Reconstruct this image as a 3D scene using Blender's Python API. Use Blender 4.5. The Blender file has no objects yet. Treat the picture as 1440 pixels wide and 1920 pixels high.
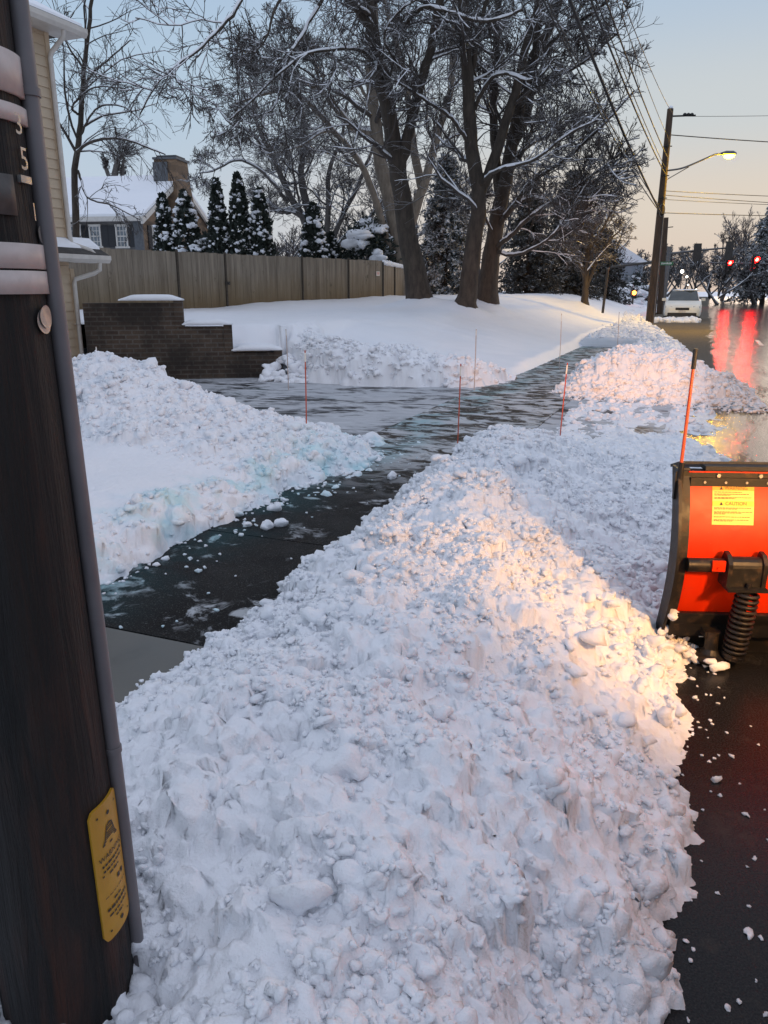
import bpy, math, numpy as np
from mathutils import Vector
rng = np.random.default_rng(11)
scene = bpy.context.scene
COL = scene.collection
F = 1442.0; TH = math.atan(420/1442.0); CAMZ = 1.65; PSI = math.radians(22.0)
cT, sT = math.cos(TH), math.sin(TH)
D = np.array([math.sin(PSI), math.cos(PSI)]); N = np.array([math.cos(PSI), -math.sin(PSI)])

# ---------------------------------------------------------------- placing helpers
def at_y(u, v, Y):
    a = (u-720)/F; b = -(v-960)/F
    dy = cT + b*sT; dz = -sT + b*cT
    k = Y/dy
    return np.array([a*k, Y, CAMZ + dz*k])
def at_z(u, v, z):
    a = (u-720)/F; b = -(v-960)/F
    dy = cT + b*sT; dz = -sT + b*cT
    k = (z-CAMZ)/dz
    return np.array([a*k, dy*k, z])
def at_px(u, Y, z):
    return np.array([(u-720)/F*(Y*cT + (CAMZ-z)*sT), Y, z])
def st(s, t, z=0.0):
    return np.array([s*D[0]+t*N[0], s*D[1]+t*N[1], z])
def to_st(x, y):
    return x*D[0]+y*D[1], x*N[0]+y*N[1]

# ---------------------------------------------------------------- noise (numpy)
def _h(ix, iy, seed):
    h = (ix.astype(np.int64)*374761393 + iy.astype(np.int64)*668265263 + seed*1442695041) & 0xffffffff
    h = ((h ^ (h >> 13))*1274126177) & 0xffffffff
    return ((h ^ (h >> 16)) & 0xffff)/65535.0
def perlin(x, y, seed=0):
    x = np.asarray(x, float); y = np.asarray(y, float)
    xi = np.floor(x); yi = np.floor(y); xf = x-xi; yf = y-yi
    u = xf*xf*xf*(xf*(xf*6-15)+10); v = yf*yf*yf*(yf*(yf*6-15)+10)
    def g(dx, dy):
        a = _h(xi+dx, yi+dy, seed)*6.2831853
        return np.cos(a)*(xf-dx)+np.sin(a)*(yf-dy)
    return 1.4*((g(0,0)*(1-u)+g(1,0)*u)*(1-v) + (g(0,1)*(1-u)+g(1,1)*u)*v)
def fbm(x, y, o=4, seed=0, gain=.5):
    r = 0; a = 1.
    for i in range(o):
        r = r + a*perlin(x*2**i, y*2**i, seed+i*17); a *= gain
    return r
def sstep(a, b, x):
    k = np.clip((x-a)/(b-a), 0, 1); return k*k*(3-2*k)

# ---------------------------------------------------------------- mesh builder
class MB:
    def __init__(self): self.v = []; self.f = []; self.n = 0; self.mi = []
    def add(self, v, f, mi=0):
        v = np.asarray(v, float).reshape(-1, 3)
        self.v.append(v)
        if isinstance(f, np.ndarray): f = [f]
        else:
            f = list(f)
            by = {}
            for q in f: by.setdefault(len(q), []).append(q)
            f = [np.array(q) for q in by.values()]
        for q in f:
            if len(q):
                self.f.append(q.astype(np.int64)+self.n); self.mi.append(mi)
        self.n += len(v)
        return self
    def box(self, c, sz, ax=None, mi=0):
        c = np.asarray(c, float); h = np.asarray(sz, float)/2
        ax = np.eye(3) if ax is None else np.asarray(ax, float)
        k = np.array([[-1,-1,-1],[1,-1,-1],[1,1,-1],[-1,1,-1],[-1,-1,1],[1,-1,1],[1,1,1],[-1,1,1]])*h
        self.add(c + k@ax, np.array([[0,3,2,1],[4,5,6,7],[0,1,5,4],[1,2,6,5],[2,3,7,6],[3,0,4,7]]), mi)
        return self
    def tube(self, pts, rad, n=8, cap=True, mi=0):
        pts = np.asarray(pts, float); K = len(pts)
        rad = np.broadcast_to(np.asarray(rad, float), (K,))
        v, f = tubes(pts[None], rad[None], n); self.add(v, f, mi)
        if cap:
            self.add(v[:n], [list(range(n))[::-1]], mi); self.add(v[-n:], [list(range(n))], mi)
        return self
    def prism(self, prof, axis_o, ax_u, ax_v, ax_w, w0, w1, mi=0):
        """closed profile [(a,b)] in the u,v plane, extruded along w from w0 to w1"""
        o = np.asarray(axis_o, float); p = np.asarray(prof, float)
        A = o + p[:, :1]*np.asarray(ax_u) + p[:, 1:]*np.asarray(ax_v)
        v = np.vstack([A+np.asarray(ax_w)*w0, A+np.asarray(ax_w)*w1]); n = len(p)
        q = [[i, (i+1) % n, n+(i+1) % n, n+i] for i in range(n)]
        self.add(v, q + [list(range(n))[::-1], [n+i for i in range(n)]], mi)
        return self
    def lathe(self, prof, o, n=16, mi=0):
        a = np.arange(n)*2*math.pi/n; o = np.asarray(o, float)
        v = np.concatenate([np.stack([r*np.cos(a), r*np.sin(a), np.full(n, z)], 1) for r, z in prof])+o
        q = [[k*n+i, k*n+(i+1) % n, (k+1)*n+(i+1) % n, (k+1)*n+i] for k in range(len(prof)-1) for i in range(n)]
        self.add(v, q, mi); return self
    def build(self, name, mat, parent=None, smooth=False):
        me = bpy.data.meshes.new(name)
        V = np.vstack(self.v)
        loops = np.concatenate([q.ravel() for q in self.f])
        tot = np.concatenate([np.full(len(q), q.shape[1]) for q in self.f])
        mi = np.concatenate([np.full(len(q), m) for q, m in zip(self.f, self.mi)])
        me.vertices.add(len(V)); me.vertices.foreach_set('co', V.ravel().astype(np.float32))
        me.loops.add(len(loops)); me.loops.foreach_set('vertex_index', loops.astype(np.int32))
        me.polygons.add(len(tot))
        me.polygons.foreach_set('loop_start', np.concatenate([[0], np.cumsum(tot)[:-1]]).astype(np.int32))
        for m in (mat if isinstance(mat, (list, tuple)) else [mat]): me.materials.append(m)
        me.polygons.foreach_set('material_index', mi.astype(np.int32))
        me.polygons.foreach_set('use_smooth', np.full(len(tot), bool(smooth)))
        me.update(calc_edges=True); me.validate()
        o = bpy.data.objects.new(name, me); COL.objects.link(o)
        if parent is not None: o.parent = parent
        return o

def tubes(P, R, n):
    """P (B,K,3) polylines, R (B,K) radii -> verts, quads"""
    B, K, _ = P.shape
    T = np.empty_like(P); T[:, 1:-1] = P[:, 2:]-P[:, :-2]; T[:, 0] = P[:, 1]-P[:, 0]; T[:, -1] = P[:, -1]-P[:, -2]
    T /= np.linalg.norm(T, axis=2, keepdims=True)+1e-9
    ref = np.where(np.abs(T[:, :1, 2:]) > .9, np.array([1., 0, 0]), np.array([0, 0, 1.]))
    ref = np.broadcast_to(ref, T.shape)
    U = np.cross(ref, T); U /= np.linalg.norm(U, axis=2, keepdims=True)+1e-9
    W = np.cross(T, U)
    a = np.arange(n)*2*math.pi/n
    V = P[:, :, None]+R[:, :, None, None]*(np.cos(a)[:, None]*U[:, :, None]+np.sin(a)[:, None]*W[:, :, None])
    i = np.arange(n); j = (i+1) % n
    k = np.arange(K-1)[:, None]*n
    q = np.stack([k+i, k+j, k+n+j, k+n+i], 2).reshape(-1, 4)
    q = (np.arange(B)[:, None, None]*(K*n)+q[None]).reshape(-1, 4)
    return V.reshape(-1, 3), q

def ico(sub):
    import bmesh
    bm = bmesh.new(); bmesh.ops.create_icosphere(bm, subdivisions=sub, radius=1)
    v = np.array([x.co[:] for x in bm.verts]); f = np.array([[x.index for x in q.verts] for q in bm.faces])
    bm.free(); return v, f
ICO = {k: ico(k) for k in (1, 2, 3)}
def lumps(c, r, sub=2, squash=.75, rough=.3, seed=0):
    """many knobbly snow lumps: centres c (n,3), radii r (n,)"""
    g = np.random.default_rng(seed); v, f = ICO[sub]; n = len(c)
    k = g.normal(size=(n, 6, 3)); k /= np.linalg.norm(k, axis=2, keepdims=True)
    d = np.einsum('nkc,vc->nkv', k, v)
    amp = g.uniform(-1, 1, (n, 6, 1))
    s = 1 + rough*(np.sin(d*g.uniform(2, 5, (n, 6, 1))+g.uniform(0, 6, (n, 6, 1)))*amp).sum(1)/1.6
    if sub >= 3:
        k2 = g.normal(size=(n, 9, 3)); k2 /= np.linalg.norm(k2, axis=2, keepdims=True)
        s = s+.055*np.sin(np.einsum('nkc,vc->nkv', k2, v)*g.uniform(6, 13, (n, 9, 1))+g.uniform(0, 6, (n, 9, 1))).sum(1)*rough
    s = s*(1+g.normal(size=s.shape)*(.13 if sub <= 2 else .045)*min(1, rough/.4))
    V = v[None]*s[:, :, None]*r[:, None, None]*np.stack([g.uniform(.8, 1.3, n), g.uniform(.8, 1.2, n), np.full(n, squash)], 1)[:, None]
    a = g.uniform(0, 6.28, n); ca, sa = np.cos(a)[:, None], np.sin(a)[:, None]
    V = np.stack([V[:, :, 0]*ca-V[:, :, 1]*sa, V[:, :, 0]*sa+V[:, :, 1]*ca, V[:, :, 2]], 2)+np.asarray(c)[:, None]
    return V.reshape(-1, 3), (f[None]+np.arange(n)[:, None, None]*len(v)).reshape(-1, 3)

# ---------------------------------------------------------------- objects
def tag(o, label=None, cat=None, group=None, kind=None):
    if label: o['label'] = label
    if cat: o['category'] = cat
    if group: o['group'] = group
    if kind: o['kind'] = kind
    return o
def thing(name, label, cat, loc=(0, 0, 0), rz=0.0, group=None):
    o = bpy.data.objects.new(name, None); COL.objects.link(o)
    o.location = [float(x) for x in loc]; o.rotation_euler = (0, 0, rz); o.empty_display_size = .2
    return tag(o, label, cat, group)
def adopt(parent, *objs):
    """parent parts built in world coordinates to an unrotated empty, keeping them in place"""
    for o in objs:
        o.parent = parent; o.location = [-x for x in parent.location]
    return objs[-1]
def copy_tree(o, parent=None):
    c = o.copy(); COL.objects.link(c)
    if parent is not None: c.parent = parent
    for ch in [x for x in COL.objects if x.parent == o]: copy_tree(ch, c)
    return c
def text_mesh(s, size=1.0):
    cu = bpy.data.curves.new('lettering', 'FONT'); cu.body = s; cu.size = size; cu.align_x = 'CENTER'; cu.align_y = 'CENTER'
    cu.resolution_u = 3
    o = bpy.data.objects.new('lettering', cu); COL.objects.link(o)
    bpy.context.view_layer.update()
    me = bpy.data.meshes.new_from_object(o.evaluated_get(bpy.context.evaluated_depsgraph_get()))
    v = np.array([x.co[:] for x in me.vertices]); f = [list(p.vertices) for p in me.polygons]
    bpy.data.objects.remove(o); bpy.data.curves.remove(cu); bpy.data.meshes.remove(me)
    return v[:, :2], f

# ---------------------------------------------------------------- materials
class NT:
    def __init__(self, name):
        self.m = bpy.data.materials.new(name); self.m.use_nodes = True
        self.t = self.m.node_tree; self.b = self.t.nodes['Principled BSDF']; self.out = self.t.nodes['Material Output']
    def n(self, ty, **kw):
        x = self.t.nodes.new(ty)
        for k, v in kw.items():
            if k in x.inputs: x.inputs[k].default_value = v
            else: setattr(x, k, v)
        return x
    def l(self, a, b): self.t.links.new(a, b)
    def pos(self, scale=(1, 1, 1), rot=0.0, obj=False):
        src = self.n('ShaderNodeTexCoord').outputs['Object'] if obj else self.n('ShaderNodeNewGeometry').outputs['Position']
        mp = self.n('ShaderNodeMapping'); mp.vector_type = 'POINT'
        if rot:
            m0 = self.n('ShaderNodeMapping'); m0.inputs['Rotation'].default_value = (0, 0, rot); self.l(src, m0.inputs[0]); src = m0.outputs[0]
        self.l(src, mp.inputs[0]); mp.inputs['Scale'].default_value = scale
        return mp.outputs[0]
    def noise(self, scale, detail=4, rough=.55, vec=None, dist=0.0):
        x = self.n('ShaderNodeTexNoise'); x.inputs['Scale'].default_value = scale; x.inputs['Detail'].default_value = detail
        x.inputs['Roughness'].default_value = rough; x.inputs['Distortion'].default_value = dist
        self.l(vec if vec is not None else self.pos(), x.inputs['Vector']); return x.outputs['Fac']
    def ramp(self, fac, stops):
        x = self.n('ShaderNodeValToRGB'); e = x.color_ramp.elements
        while len(e) < len(stops): e.new(.5)
        for q, (p, c) in zip(e, stops):
            q.position = p; q.color = (c, c, c, 1) if not isinstance(c, (tuple, list)) else tuple(c)+(1,)
        self.l(fac, x.inputs[0]); return x.outputs[0]
    def mix(self, fac, a, b):
        x = self.n('ShaderNodeMix', data_type='RGBA')
        for val, i in ((fac, 0), (a, 6), (b, 7)):
            if isinstance(val, (tuple, list)): x.inputs[i].default_value = tuple(val)+(1,)
            elif isinstance(val, (int, float)): x.inputs[i].default_value = val
            else: self.l(val, x.inputs[i])
        return x.outputs[2]
    def math(self, op, a, b=0.0, clamp=False):
        x = self.n('ShaderNodeMath', operation=op); x.use_clamp = clamp
        for i, v in enumerate((a, b)):
            if isinstance(v, (int, float)): x.inputs[i].default_value = v
            else: self.l(v, x.inputs[i])
        return x.outputs[0]
    def sep(self, vec):
        x = self.n('ShaderNodeSeparateXYZ'); self.l(vec, x.inputs[0]); return x.outputs
    def bump(self, h, strength=.3, dist=.01, prev=None):
        x = self.n('ShaderNodeBump'); x.inputs['Strength'].default_value = strength; x.inputs['Distance'].default_value = dist
        self.l(h, x.inputs['Height'])
        if prev is not None: self.l(prev, x.inputs['Normal'])
        return x.outputs[0]
    def set(self, base=None, rough=None, normal=None, **kw):
        for key, v in (('Base Color', base), ('Roughness', rough), ('Normal', normal)):
            if v is None: continue
            s = self.b.inputs[key]
            if isinstance(v, (tuple, list)): s.default_value = tuple(v)+(1,)
            elif isinstance(v, (int, float)): s.default_value = v
            else: self.l(v, s)
        for k, v in kw.items(): self.b.inputs[k.replace('_', ' ')].default_value = v
        return self.m

def mottled(name, c1, c2, scale=8, rough=.7, bump=.2, bd=.004, metal=0.0, detail=5, stretch=(1, 1, 1), obj=False):
    t = NT(name); p = t.pos(stretch, obj=obj)
    n = t.noise(scale, detail, .6, p)
    return t.set(t.mix(t.ramp(n, [(.3, 0.), (.7, 1.)]), c1, c2), rough, t.bump(n, bump, bd), Metallic=metal)
def emit(name, col, s):
    t = NT(name); return t.set((.02, .02, .02), .4, Emission_Color=tuple(col)+(1,), Emission_Strength=s)

SNOW = (.84, .86, .90)
def snow_mat(name, dirt=False, fine=1.0, blue=False):
    t = NT(name); g = t.pos()
    a = t.noise(28, 5, .65, g); b = t.noise(140, 3, .6, g)
    nb = t.bump(t.noise(330, 2, .6, g), .35*fine, .003, t.bump(b, .45*fine, .006, t.bump(a, .4*fine, .02)))
    col = t.mix(t.noise(1.6, 3, .5, g), (.80, .825, .87), (.87, .88, .91))
    xyz = t.sep(g)
    lat = t.math('ADD', t.math('MULTIPLY', xyz[0], float(N[0])), t.math('MULTIPLY', xyz[1], float(N[1])))
    if dirt:      # road grit thrown into the strip beside the carriageway
        f = t.math('ADD', lat, t.math('MULTIPLY', t.noise(3.2, 4, .6, g), .9))
        f = t.ramp(f, [(.35, 0.), (.95, 1.)])
        f = t.math('MULTIPLY', f, t.ramp(t.noise(9, 5, .7, g), [(.35, .25), (.7, .9)]))
        col = t.mix(f, col, (.40, .37, .35))
    if blue:      # teal de-icing salt soaked into the edge along the path
        f = t.math('ADD', lat, t.math('MULTIPLY', t.noise(2.6, 3, .6, g), .55))
        f = t.ramp(t.math('ADD', f, 3.9), [(.62, 0.), (.98, 1.)])
        f = t.math('MULTIPLY', f, t.ramp(t.noise(3.3, 4, .6, g), [(.44, 0.), (.66, .74)]))
        col = t.mix(f, col, (.46, .74, .80))
    return t.set(col, .55, nb, Specular_IOR_Level=.3)
def bark_mat(name, c1, c2, lo=.25, hi=.6, snow=True, amt=1.0, sc=9):
    t = NT(name); g = t.pos((1, 1, .35))
    n = t.noise(sc, 5, .65, g)
    col = t.mix(t.ramp(n, [(.3, 0.), (.7, 1.)]), c1, c2)
    if snow:
        nz = t.sep(t.n('ShaderNodeNewGeometry').outputs['Normal'])[2]
        f = t.math('ADD', nz, t.math('MULTIPLY', t.math('SUBTRACT', t.noise(2.2, 3, .6), .5), 1.3))
        col = t.mix(t.math('MULTIPLY', t.ramp(f, [(lo, 0.), (hi, 1.)]), amt), col, SNOW)
    return t.set(col, .85, t.bump(n, .5, .02))
# ================================================================ camera, sky, sun
cam = bpy.data.cameras.new('camera'); cam_o = bpy.data.objects.new('camera', cam); COL.objects.link(cam_o)
cam.sensor_fit = 'VERTICAL'; cam.sensor_height = 24.0; cam.lens = F/1920*24.0
cam.clip_start = .05; cam.clip_end = 2000
cam_o.location = (0, 0, CAMZ); cam_o.rotation_euler = (math.pi/2-TH, 0, 0)
scene.camera = cam_o
SUN_EL, SUN_AZ = math.radians(-4.0), math.radians(26.0)     # azimuth clockwise from +Y
w = bpy.data.worlds.new('World'); scene.world = w; w.use_nodes = True
nt = w.node_tree; bg = nt.nodes['Background']
sky = nt.nodes.new('ShaderNodeTexSky'); sky.sky_type = 'NISHITA'; sky.sun_disc = False
sky.sun_elevation = SUN_EL; sky.sun_rotation = SUN_AZ
sky.air_density = 1.0; sky.dust_density = 1.4; sky.ozone_density = 1.6; sky.altitude = 80
# dusk: a pale blue dome with a peach band low in the west, the Nishita sky mixed in
geo_n = nt.nodes.new('ShaderNodeTexCoord'); sx = nt.nodes.new('ShaderNodeSeparateXYZ'); nt.links.new(geo_n.outputs['Generated'], sx.inputs[0])
def w_ramp(stops):
    x = nt.nodes.new('ShaderNodeValToRGB'); e = x.color_ramp.elements
    while len(e) < len(stops): e.new(.5)
    for q, (p, c) in zip(e, stops): q.position = p; q.color = tuple(c)+(1,)
    x.color_ramp.interpolation = 'EASE'; nt.links.new(sx.outputs[2], x.inputs[0]); return x.outputs[0]
r_sun = w_ramp([(0., (.80, .64, .53)), (.09, (.81, .71, .60)), (.19, (.66, .70, .71)), (.31, (.50, .62, .76)), (.6, (.71, .78, .96)), (1., (.73, .795, .97))])
r_off = w_ramp([(0., (.60, .66, .74)), (.10, (.56, .66, .77)), (.22, (.50, .65, .80)), (.35, (.44, .59, .79)), (.6, (.71, .78, .96)), (1., (.73, .795, .97))])
vd = nt.nodes.new('ShaderNodeVectorMath'); vd.operation = 'DOT_PRODUCT'; nt.links.new(geo_n.outputs['Generated'], vd.inputs[0])
vd.inputs[1].default_value = (math.sin(math.radians(34)), math.cos(math.radians(34)), 0)
mr = nt.nodes.new('ShaderNodeMapRange'); mr.interpolation_type = 'SMOOTHSTEP'; nt.links.new(vd.outputs['Value'], mr.inputs[0])
mr.inputs[1].default_value = .60; mr.inputs[2].default_value = .99
def w_mix(f, a, b):
    x = nt.nodes.new('ShaderNodeMix'); x.data_type = 'RGBA'
    if isinstance(f, float): x.inputs[0].default_value = f
    else: nt.links.new(f, x.inputs[0])
    nt.links.new(a, x.inputs[6]); nt.links.new(b, x.inputs[7]); return x.outputs[2]
dome = w_mix(mr.outputs[0], r_off, r_sun)
ns = nt.nodes.new('ShaderNodeVectorMath'); ns.operation = 'SCALE'; ns.inputs['Scale'].default_value = .9; nt.links.new(sky.outputs[0], ns.inputs[0])
nt.links.new(w_mix(.10, dome, ns.outputs[0]), bg.inputs[0]); bg.inputs[1].default_value = 1.0
sun = bpy.data.lights.new('sun', 'SUN'); sun_o = bpy.data.objects.new('sun', sun); COL.objects.link(sun_o)
sun.energy = .12; sun.angle = math.radians(14); sun.color = (1., .78, .62)
sd = Vector((math.sin(SUN_AZ)*math.cos(SUN_EL), math.cos(SUN_AZ)*math.cos(SUN_EL), .12))
sun_o.rotation_euler = sd.to_track_quat('Z', 'Y').to_euler(); sun_o.location = (0, 0, 30)
vs = scene.view_settings; vs.view_transform = 'Standard'; vs.look = 'None'; vs.exposure = 0.0; vs.gamma = 1.0
scene.cycles.use_denoising = True
scene.cycles.max_bounces = 8; scene.cycles.diffuse_bounces = 4; scene.cycles.glossy_bounces = 3
scene.cycles.sample_clamp_indirect = 6.0
scene.cycles.caustics_reflective = False; scene.cycles.caustics_refractive = False

# ================================================================ snow heights
M_snow = snow_mat('fresh snow'); M_snow_road = snow_mat('ploughed snow with road grit', dirt=True)
M_snow_salt = snow_mat('snow with blue salt', blue=True); M_snow_far = snow_mat('far snow', fine=.5)

def bilin(tab_s, tab_t, Z, s, t):
    """smooth table lookup"""
    def loc(tab, x):
        i = np.clip(np.searchsorted(tab, x)-1, 0, len(tab)-2); f = np.clip((x-tab[i])/(tab[i+1]-tab[i]), 0, 1)
        return i, f
    i, f = loc(tab_s, s); j, g = loc(tab_t, t); f = f*f*(3-2*f)
    return (Z[i, j]*(1-g)+Z[i, j+1]*g)*(1-f)+(Z[i+1, j]*(1-g)+Z[i+1, j+1]*g)*f

def lawn_front(t):
    return np.interp(-t, [3.0, 3.4, 4.2, 5.2, 6.2, 6.9, 7.2, 7.4, 9.9, 13, 30], [13.0, 12.3, 12.0, 11.75, 11.95, 12.5, 12.85, 12.85, 10.9, 9.0, -2])
def lawn_z(s, t):
    s = np.asarray(s, float); t = np.asarray(t, float)
    q = sstep(0, 4.6, -3.0-t); far = sstep(17, 27, s)
    z = .22+.80*q+far*(.12+.22*q)+.25*sstep(9, 20, -t)
    z = np.where(t > -3.0, .22+far*.2, z)
    z = z*(1-.55*sstep(45, 80, s))
    return z+.05*fbm(s*.35, t*.35, 3, 5)
def lawn_full(s, t):
    z = lawn_z(s, t); d = s-lawn_front(t)+.14*fbm(t*1.3, s*.3, 3, 8)
    low = sstep(12.2, 16.5, s)                      # the lawn climbs away from the driveway
    open_ = sstep(-7.2, -6.9, t)
    zz = z*(1-open_)+open_*(z*(.45+.55*low))
    for u_, Y_ in ((787, 23.0), (872, 22.6), (912, 24.5), (1097, 36.0)):      # drift round the trunks
        ts_, tt_ = to_st((u_-720)/1502*Y_, Y_); zz = zz+.24*np.exp(-((s-ts_)**2+(t-tt_)**2)/.5)
    ridge = np.exp(-((d-.75)/.5)**2)*(.36+.12*perlin(t*.9, s*.2, 3)+.06*perlin(t*2.6, s*.5, 4))
    zz = zz+open_*ridge*sstep(-3.0, -3.5, t)
    rise = sstep(-.02, .42+.12*perlin(t*2.4, s*.1, 6), d)
    return np.where(t < -7.2, zz, zz*rise-.06*(1-rise))

def splat(S, T, Z, n, rmin, rmax, seed, area=None, power=2.2, sink=.35, asp=.8):
    """press n snow clods into a regular height grid (S rows, T columns)"""
    g = np.random.default_rng(seed)
    r = rmin*(1-g.random(n)*(1-(rmin/rmax)**power))**(-1/power); r = np.sort(r)[::-1]
    cs = g.uniform(S[0], S[-1], n); ct = g.uniform(T[0], T[-1], n)
    ss, tt = np.meshgrid(S, T, indexing='ij')
    n1 = perlin(ss*31, tt*31, seed)*.012+perlin(ss*75, tt*75, seed+4)*.004; n2 = perlin(ss*33+9, tt*33, seed+1)*.012+perlin(ss*75, tt*75, seed+5)*.004
    e = g.uniform(.65, 1.5, n); th = g.uniform(0, 3.14, n); asps = asp*g.uniform(.5, 1.25, n)
    Z0 = Z.copy()
    for k in range(n):
        i0, i1 = np.searchsorted(S, [cs[k]-1.5*r[k], cs[k]+1.5*r[k]]); j0, j1 = np.searchsorted(T, [ct[k]-1.5*r[k], ct[k]+1.5*r[k]])
        if i1-i0 < 2 or j1-j0 < 2: continue
        ic, jc = min((i0+i1)//2, len(S)-1), min((j0+j1)//2, len(T)-1)
        if area is not None and not area[ic, jc]: continue
        a = ss[i0:i1, j0:j1]-cs[k]+n1[i0:i1, j0:j1]*min(1, r[k]/.03); b = tt[i0:i1, j0:j1]-ct[k]+n2[i0:i1, j0:j1]*min(1, r[k]/.03)
        c_, s_ = math.cos(th[k]), math.sin(th[k])
        d2 = ((a*c_+b*s_)*e[k])**2+((-a*s_+b*c_)/e[k])**2
        h = Z[ic, jc]*.5+Z0[ic, jc]*.5-sink*r[k]*asps[k]+np.sqrt(np.maximum(r[k]**2-d2, 0))*asps[k]
        Z[i0:i1, j0:j1] = np.where(d2 < r[k]**2, np.maximum(Z[i0:i1, j0:j1], h), Z[i0:i1, j0:j1])
    return Z
def grid_mesh(S, T, Z, keep=None, jig=0.0, seed=0):
    ss, tt = np.meshgrid(S, T, indexing='ij')
    if jig:
        s_, t_ = ss, tt; ss = s_+jig*(perlin(s_*14+Z*9, t_*14+Z*14, seed+50)+.7*perlin(s_*30-Z*37, t_*30+Z*41, seed+52)); tt = t_+jig*(perlin(s_*14+5-Z*9, t_*14+Z*14, seed+51)+.7*perlin(s_*30+Z*39, t_*30-Z*35, seed+53)); Z = Z+jig*.5*perlin(s_*41, t_*41, seed+54)
    V = np.stack([ss*D[0]+tt*N[0], ss*D[1]+tt*N[1], Z], 2).reshape(-1, 3)
    a, b = len(S), len(T)
    idx = np.arange(a*b).reshape(a, b)
    q = np.stack([idx[:-1, :-1], idx[:-1, 1:], idx[1:, 1:], idx[1:, :-1]], 2).reshape(-1, 4)[:, ::-1]
    if keep is not None:
        kk = keep.reshape(-1)[q].any(1); q = q[kk]
    used, inv = np.unique(q, return_inverse=True)
    m = MB(); m.add(V[used], inv.reshape(-1, 4)); return m
def geo(a, b, d0, d1):
    out = [a]; 
    while out[-1] < b: out.append(out[-1]+d0+(d1-d0)*(out[-1]-a)/(b-a))
    return np.array(out)

# line of the stepped wall that holds back the lawn
W0 = np.array([-5.05, 13.75]); W1 = np.array([-1.85, 14.35]); wd = (W1-W0)/np.linalg.norm(W1-W0); wn = np.array([-wd[1], wd[0]])
def wl(a, b, z): return np.array([W0[0]+wd[0]*a+wn[0]*b, W0[1]+wd[1]*a+wn[1]*b, z])
LW = np.linalg.norm(W1-W0); wax = [[wd[0], wd[1], 0], [wn[0], wn[1], 0], [0, 0, 1]]
def ulen(u): # distance along the wall of a photo column
    lo, hi = -.5, LW+.5
    for _ in range(40):
        m_ = (lo+hi)/2; p = wl(m_, 0, .8); px = 720+F*p[0]/(p[1]*cT+(CAMZ-.8)*sT)
        lo, hi = (m_, hi) if px < u else (lo, m_)
    return lo
e1, e2, e3 = ulen(330), ulen(420), ulen(512)
z1, z2, z3 = 1.40, .98, .52
# ================================================================ ground sheets
m = MB()
m.add([st(-60, -260, -.09), st(-60, 260, -.09), st(420, 260, -.09), st(420, -260, -.09)], np.array([[0, 3, 2, 1]]))
tag(m.build('ground', M_snow_far), kind='structure')

# road: wet asphalt with smeared slush
t = NT('wet asphalt with slush'); g = t.pos()
rot = t.pos((1, .16, 1), rot=PSI)
xyz = t.sep(g); lat = t.math('ADD', t.math('MULTIPLY', xyz[0], float(N[0])), t.math('MULTIPLY', xyz[1], float(N[1])))
lon = t.math('ADD', t.math('MULTIPLY', xyz[0], float(D[0])), t.math('MULTIPLY', xyz[1], float(D[1])))
grit = t.noise(170, 3, .7, g); patch = t.noise(2.6, 5, .62, rot, 1.2); fine = t.noise(16, 5, .65, rot, .8)
near = t.ramp(t.math('MULTIPLY', lon, .05), [(.22, 0.), (.40, 1.)])      # clean wet asphalt near by, slush further on
edge = t.ramp(t.math('MULTIPLY', lat, .5), [(.08, 1.), (.55, 0.)])
sl = t.ramp(t.math('ADD', t.math('MULTIPLY', patch, .65), t.math('MULTIPLY', fine, .35)), [(.50, 0.), (.62, .8)])
sl = t.math('MULTIPLY', sl, near)
sl = t.math('MAXIMUM', sl, t.math('MULTIPLY', edge, t.ramp(t.noise(6, 6, .7, g), [(.54, 0.), (.70, .4)])))
base = t.mix(t.ramp(grit, [(.42, 0.), (.78, 1.)]), (.006, .006, .007), (.034, .033, .033))
base = t.mix(sl, base, t.mix(fine, (.025, .022, .018), (.085, .076, .064)))
speck = t.ramp(t.noise(300, 2, .6, g), [(.70, 0.), (.76, 1.)])
base = t.mix(t.math('MULTIPLY', speck, .28), base, (.35, .34, .33))
lane = t.math('MULTIPLY', t.ramp(t.math('ADD', t.math('MULTIPLY', lat, .5), t.math('MULTIPLY', t.noise(1.6, 6, .7, rot), .62)), [(.46, 1.), (.86, 0.)]), t.ramp(t.math('MULTIPLY', lon, .04), [(.42, 0.), (.60, 1.)]))
base = t.mix(t.math('MULTIPLY', lane, .85), base, t.mix(fine, (.12, .108, .09), (.21, .19, .162)))
rg = t.mix(sl, t.mix(t.ramp(t.noise(1.3, 4, .6, rot), [(.4, 0.), (.65, 1.)]), (.11,)*3, (.18,)*3), (.40,)*3)
farr = t.ramp(t.math('MULTIPLY', lon, .01), [(.16, 0.), (.34, 1.)])
rg = t.mix(t.math('MULTIPLY', farr, .75), rg, (.15,)*3)
nb = t.bump(grit, .3, .003, t.bump(fine, .3, .006))
spc = t.math('MULTIPLY', t.math('SUBTRACT', t.math('SUBTRACT', .14, t.math('MULTIPLY', near, .095)), t.math('MULTIPLY', sl, .04)), t.math('SUBTRACT', 1.0, lane)); t.l(spc, t.b.inputs['Specular IOR Level'])
M_road = t.set(base, rg, nb)
t_e = np.array([-.35, 0, 1.5, 3, 5, 8.5, 9.5])
S = np.array([-12, 0, 10, 16, 22, 28, 34, 40, 46, 60, 75, 90, 120, 170])
left = np.interp(S, [0, 20, 26, 34, 44, 60, 75], [-.4, -.4, -.9, -2.2, -3.6, -3.8, -3.8])
m = MB(); V = [st(s, l if k == 0 else tt, 0.0) for s, l in zip(S, left) for k, tt in enumerate(t_e)]
q = [[i*7+j, i*7+j+1, (i+1)*7+j+1, (i+1)*7+j] for i in range(len(S)-1) for j in range(6)]
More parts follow.
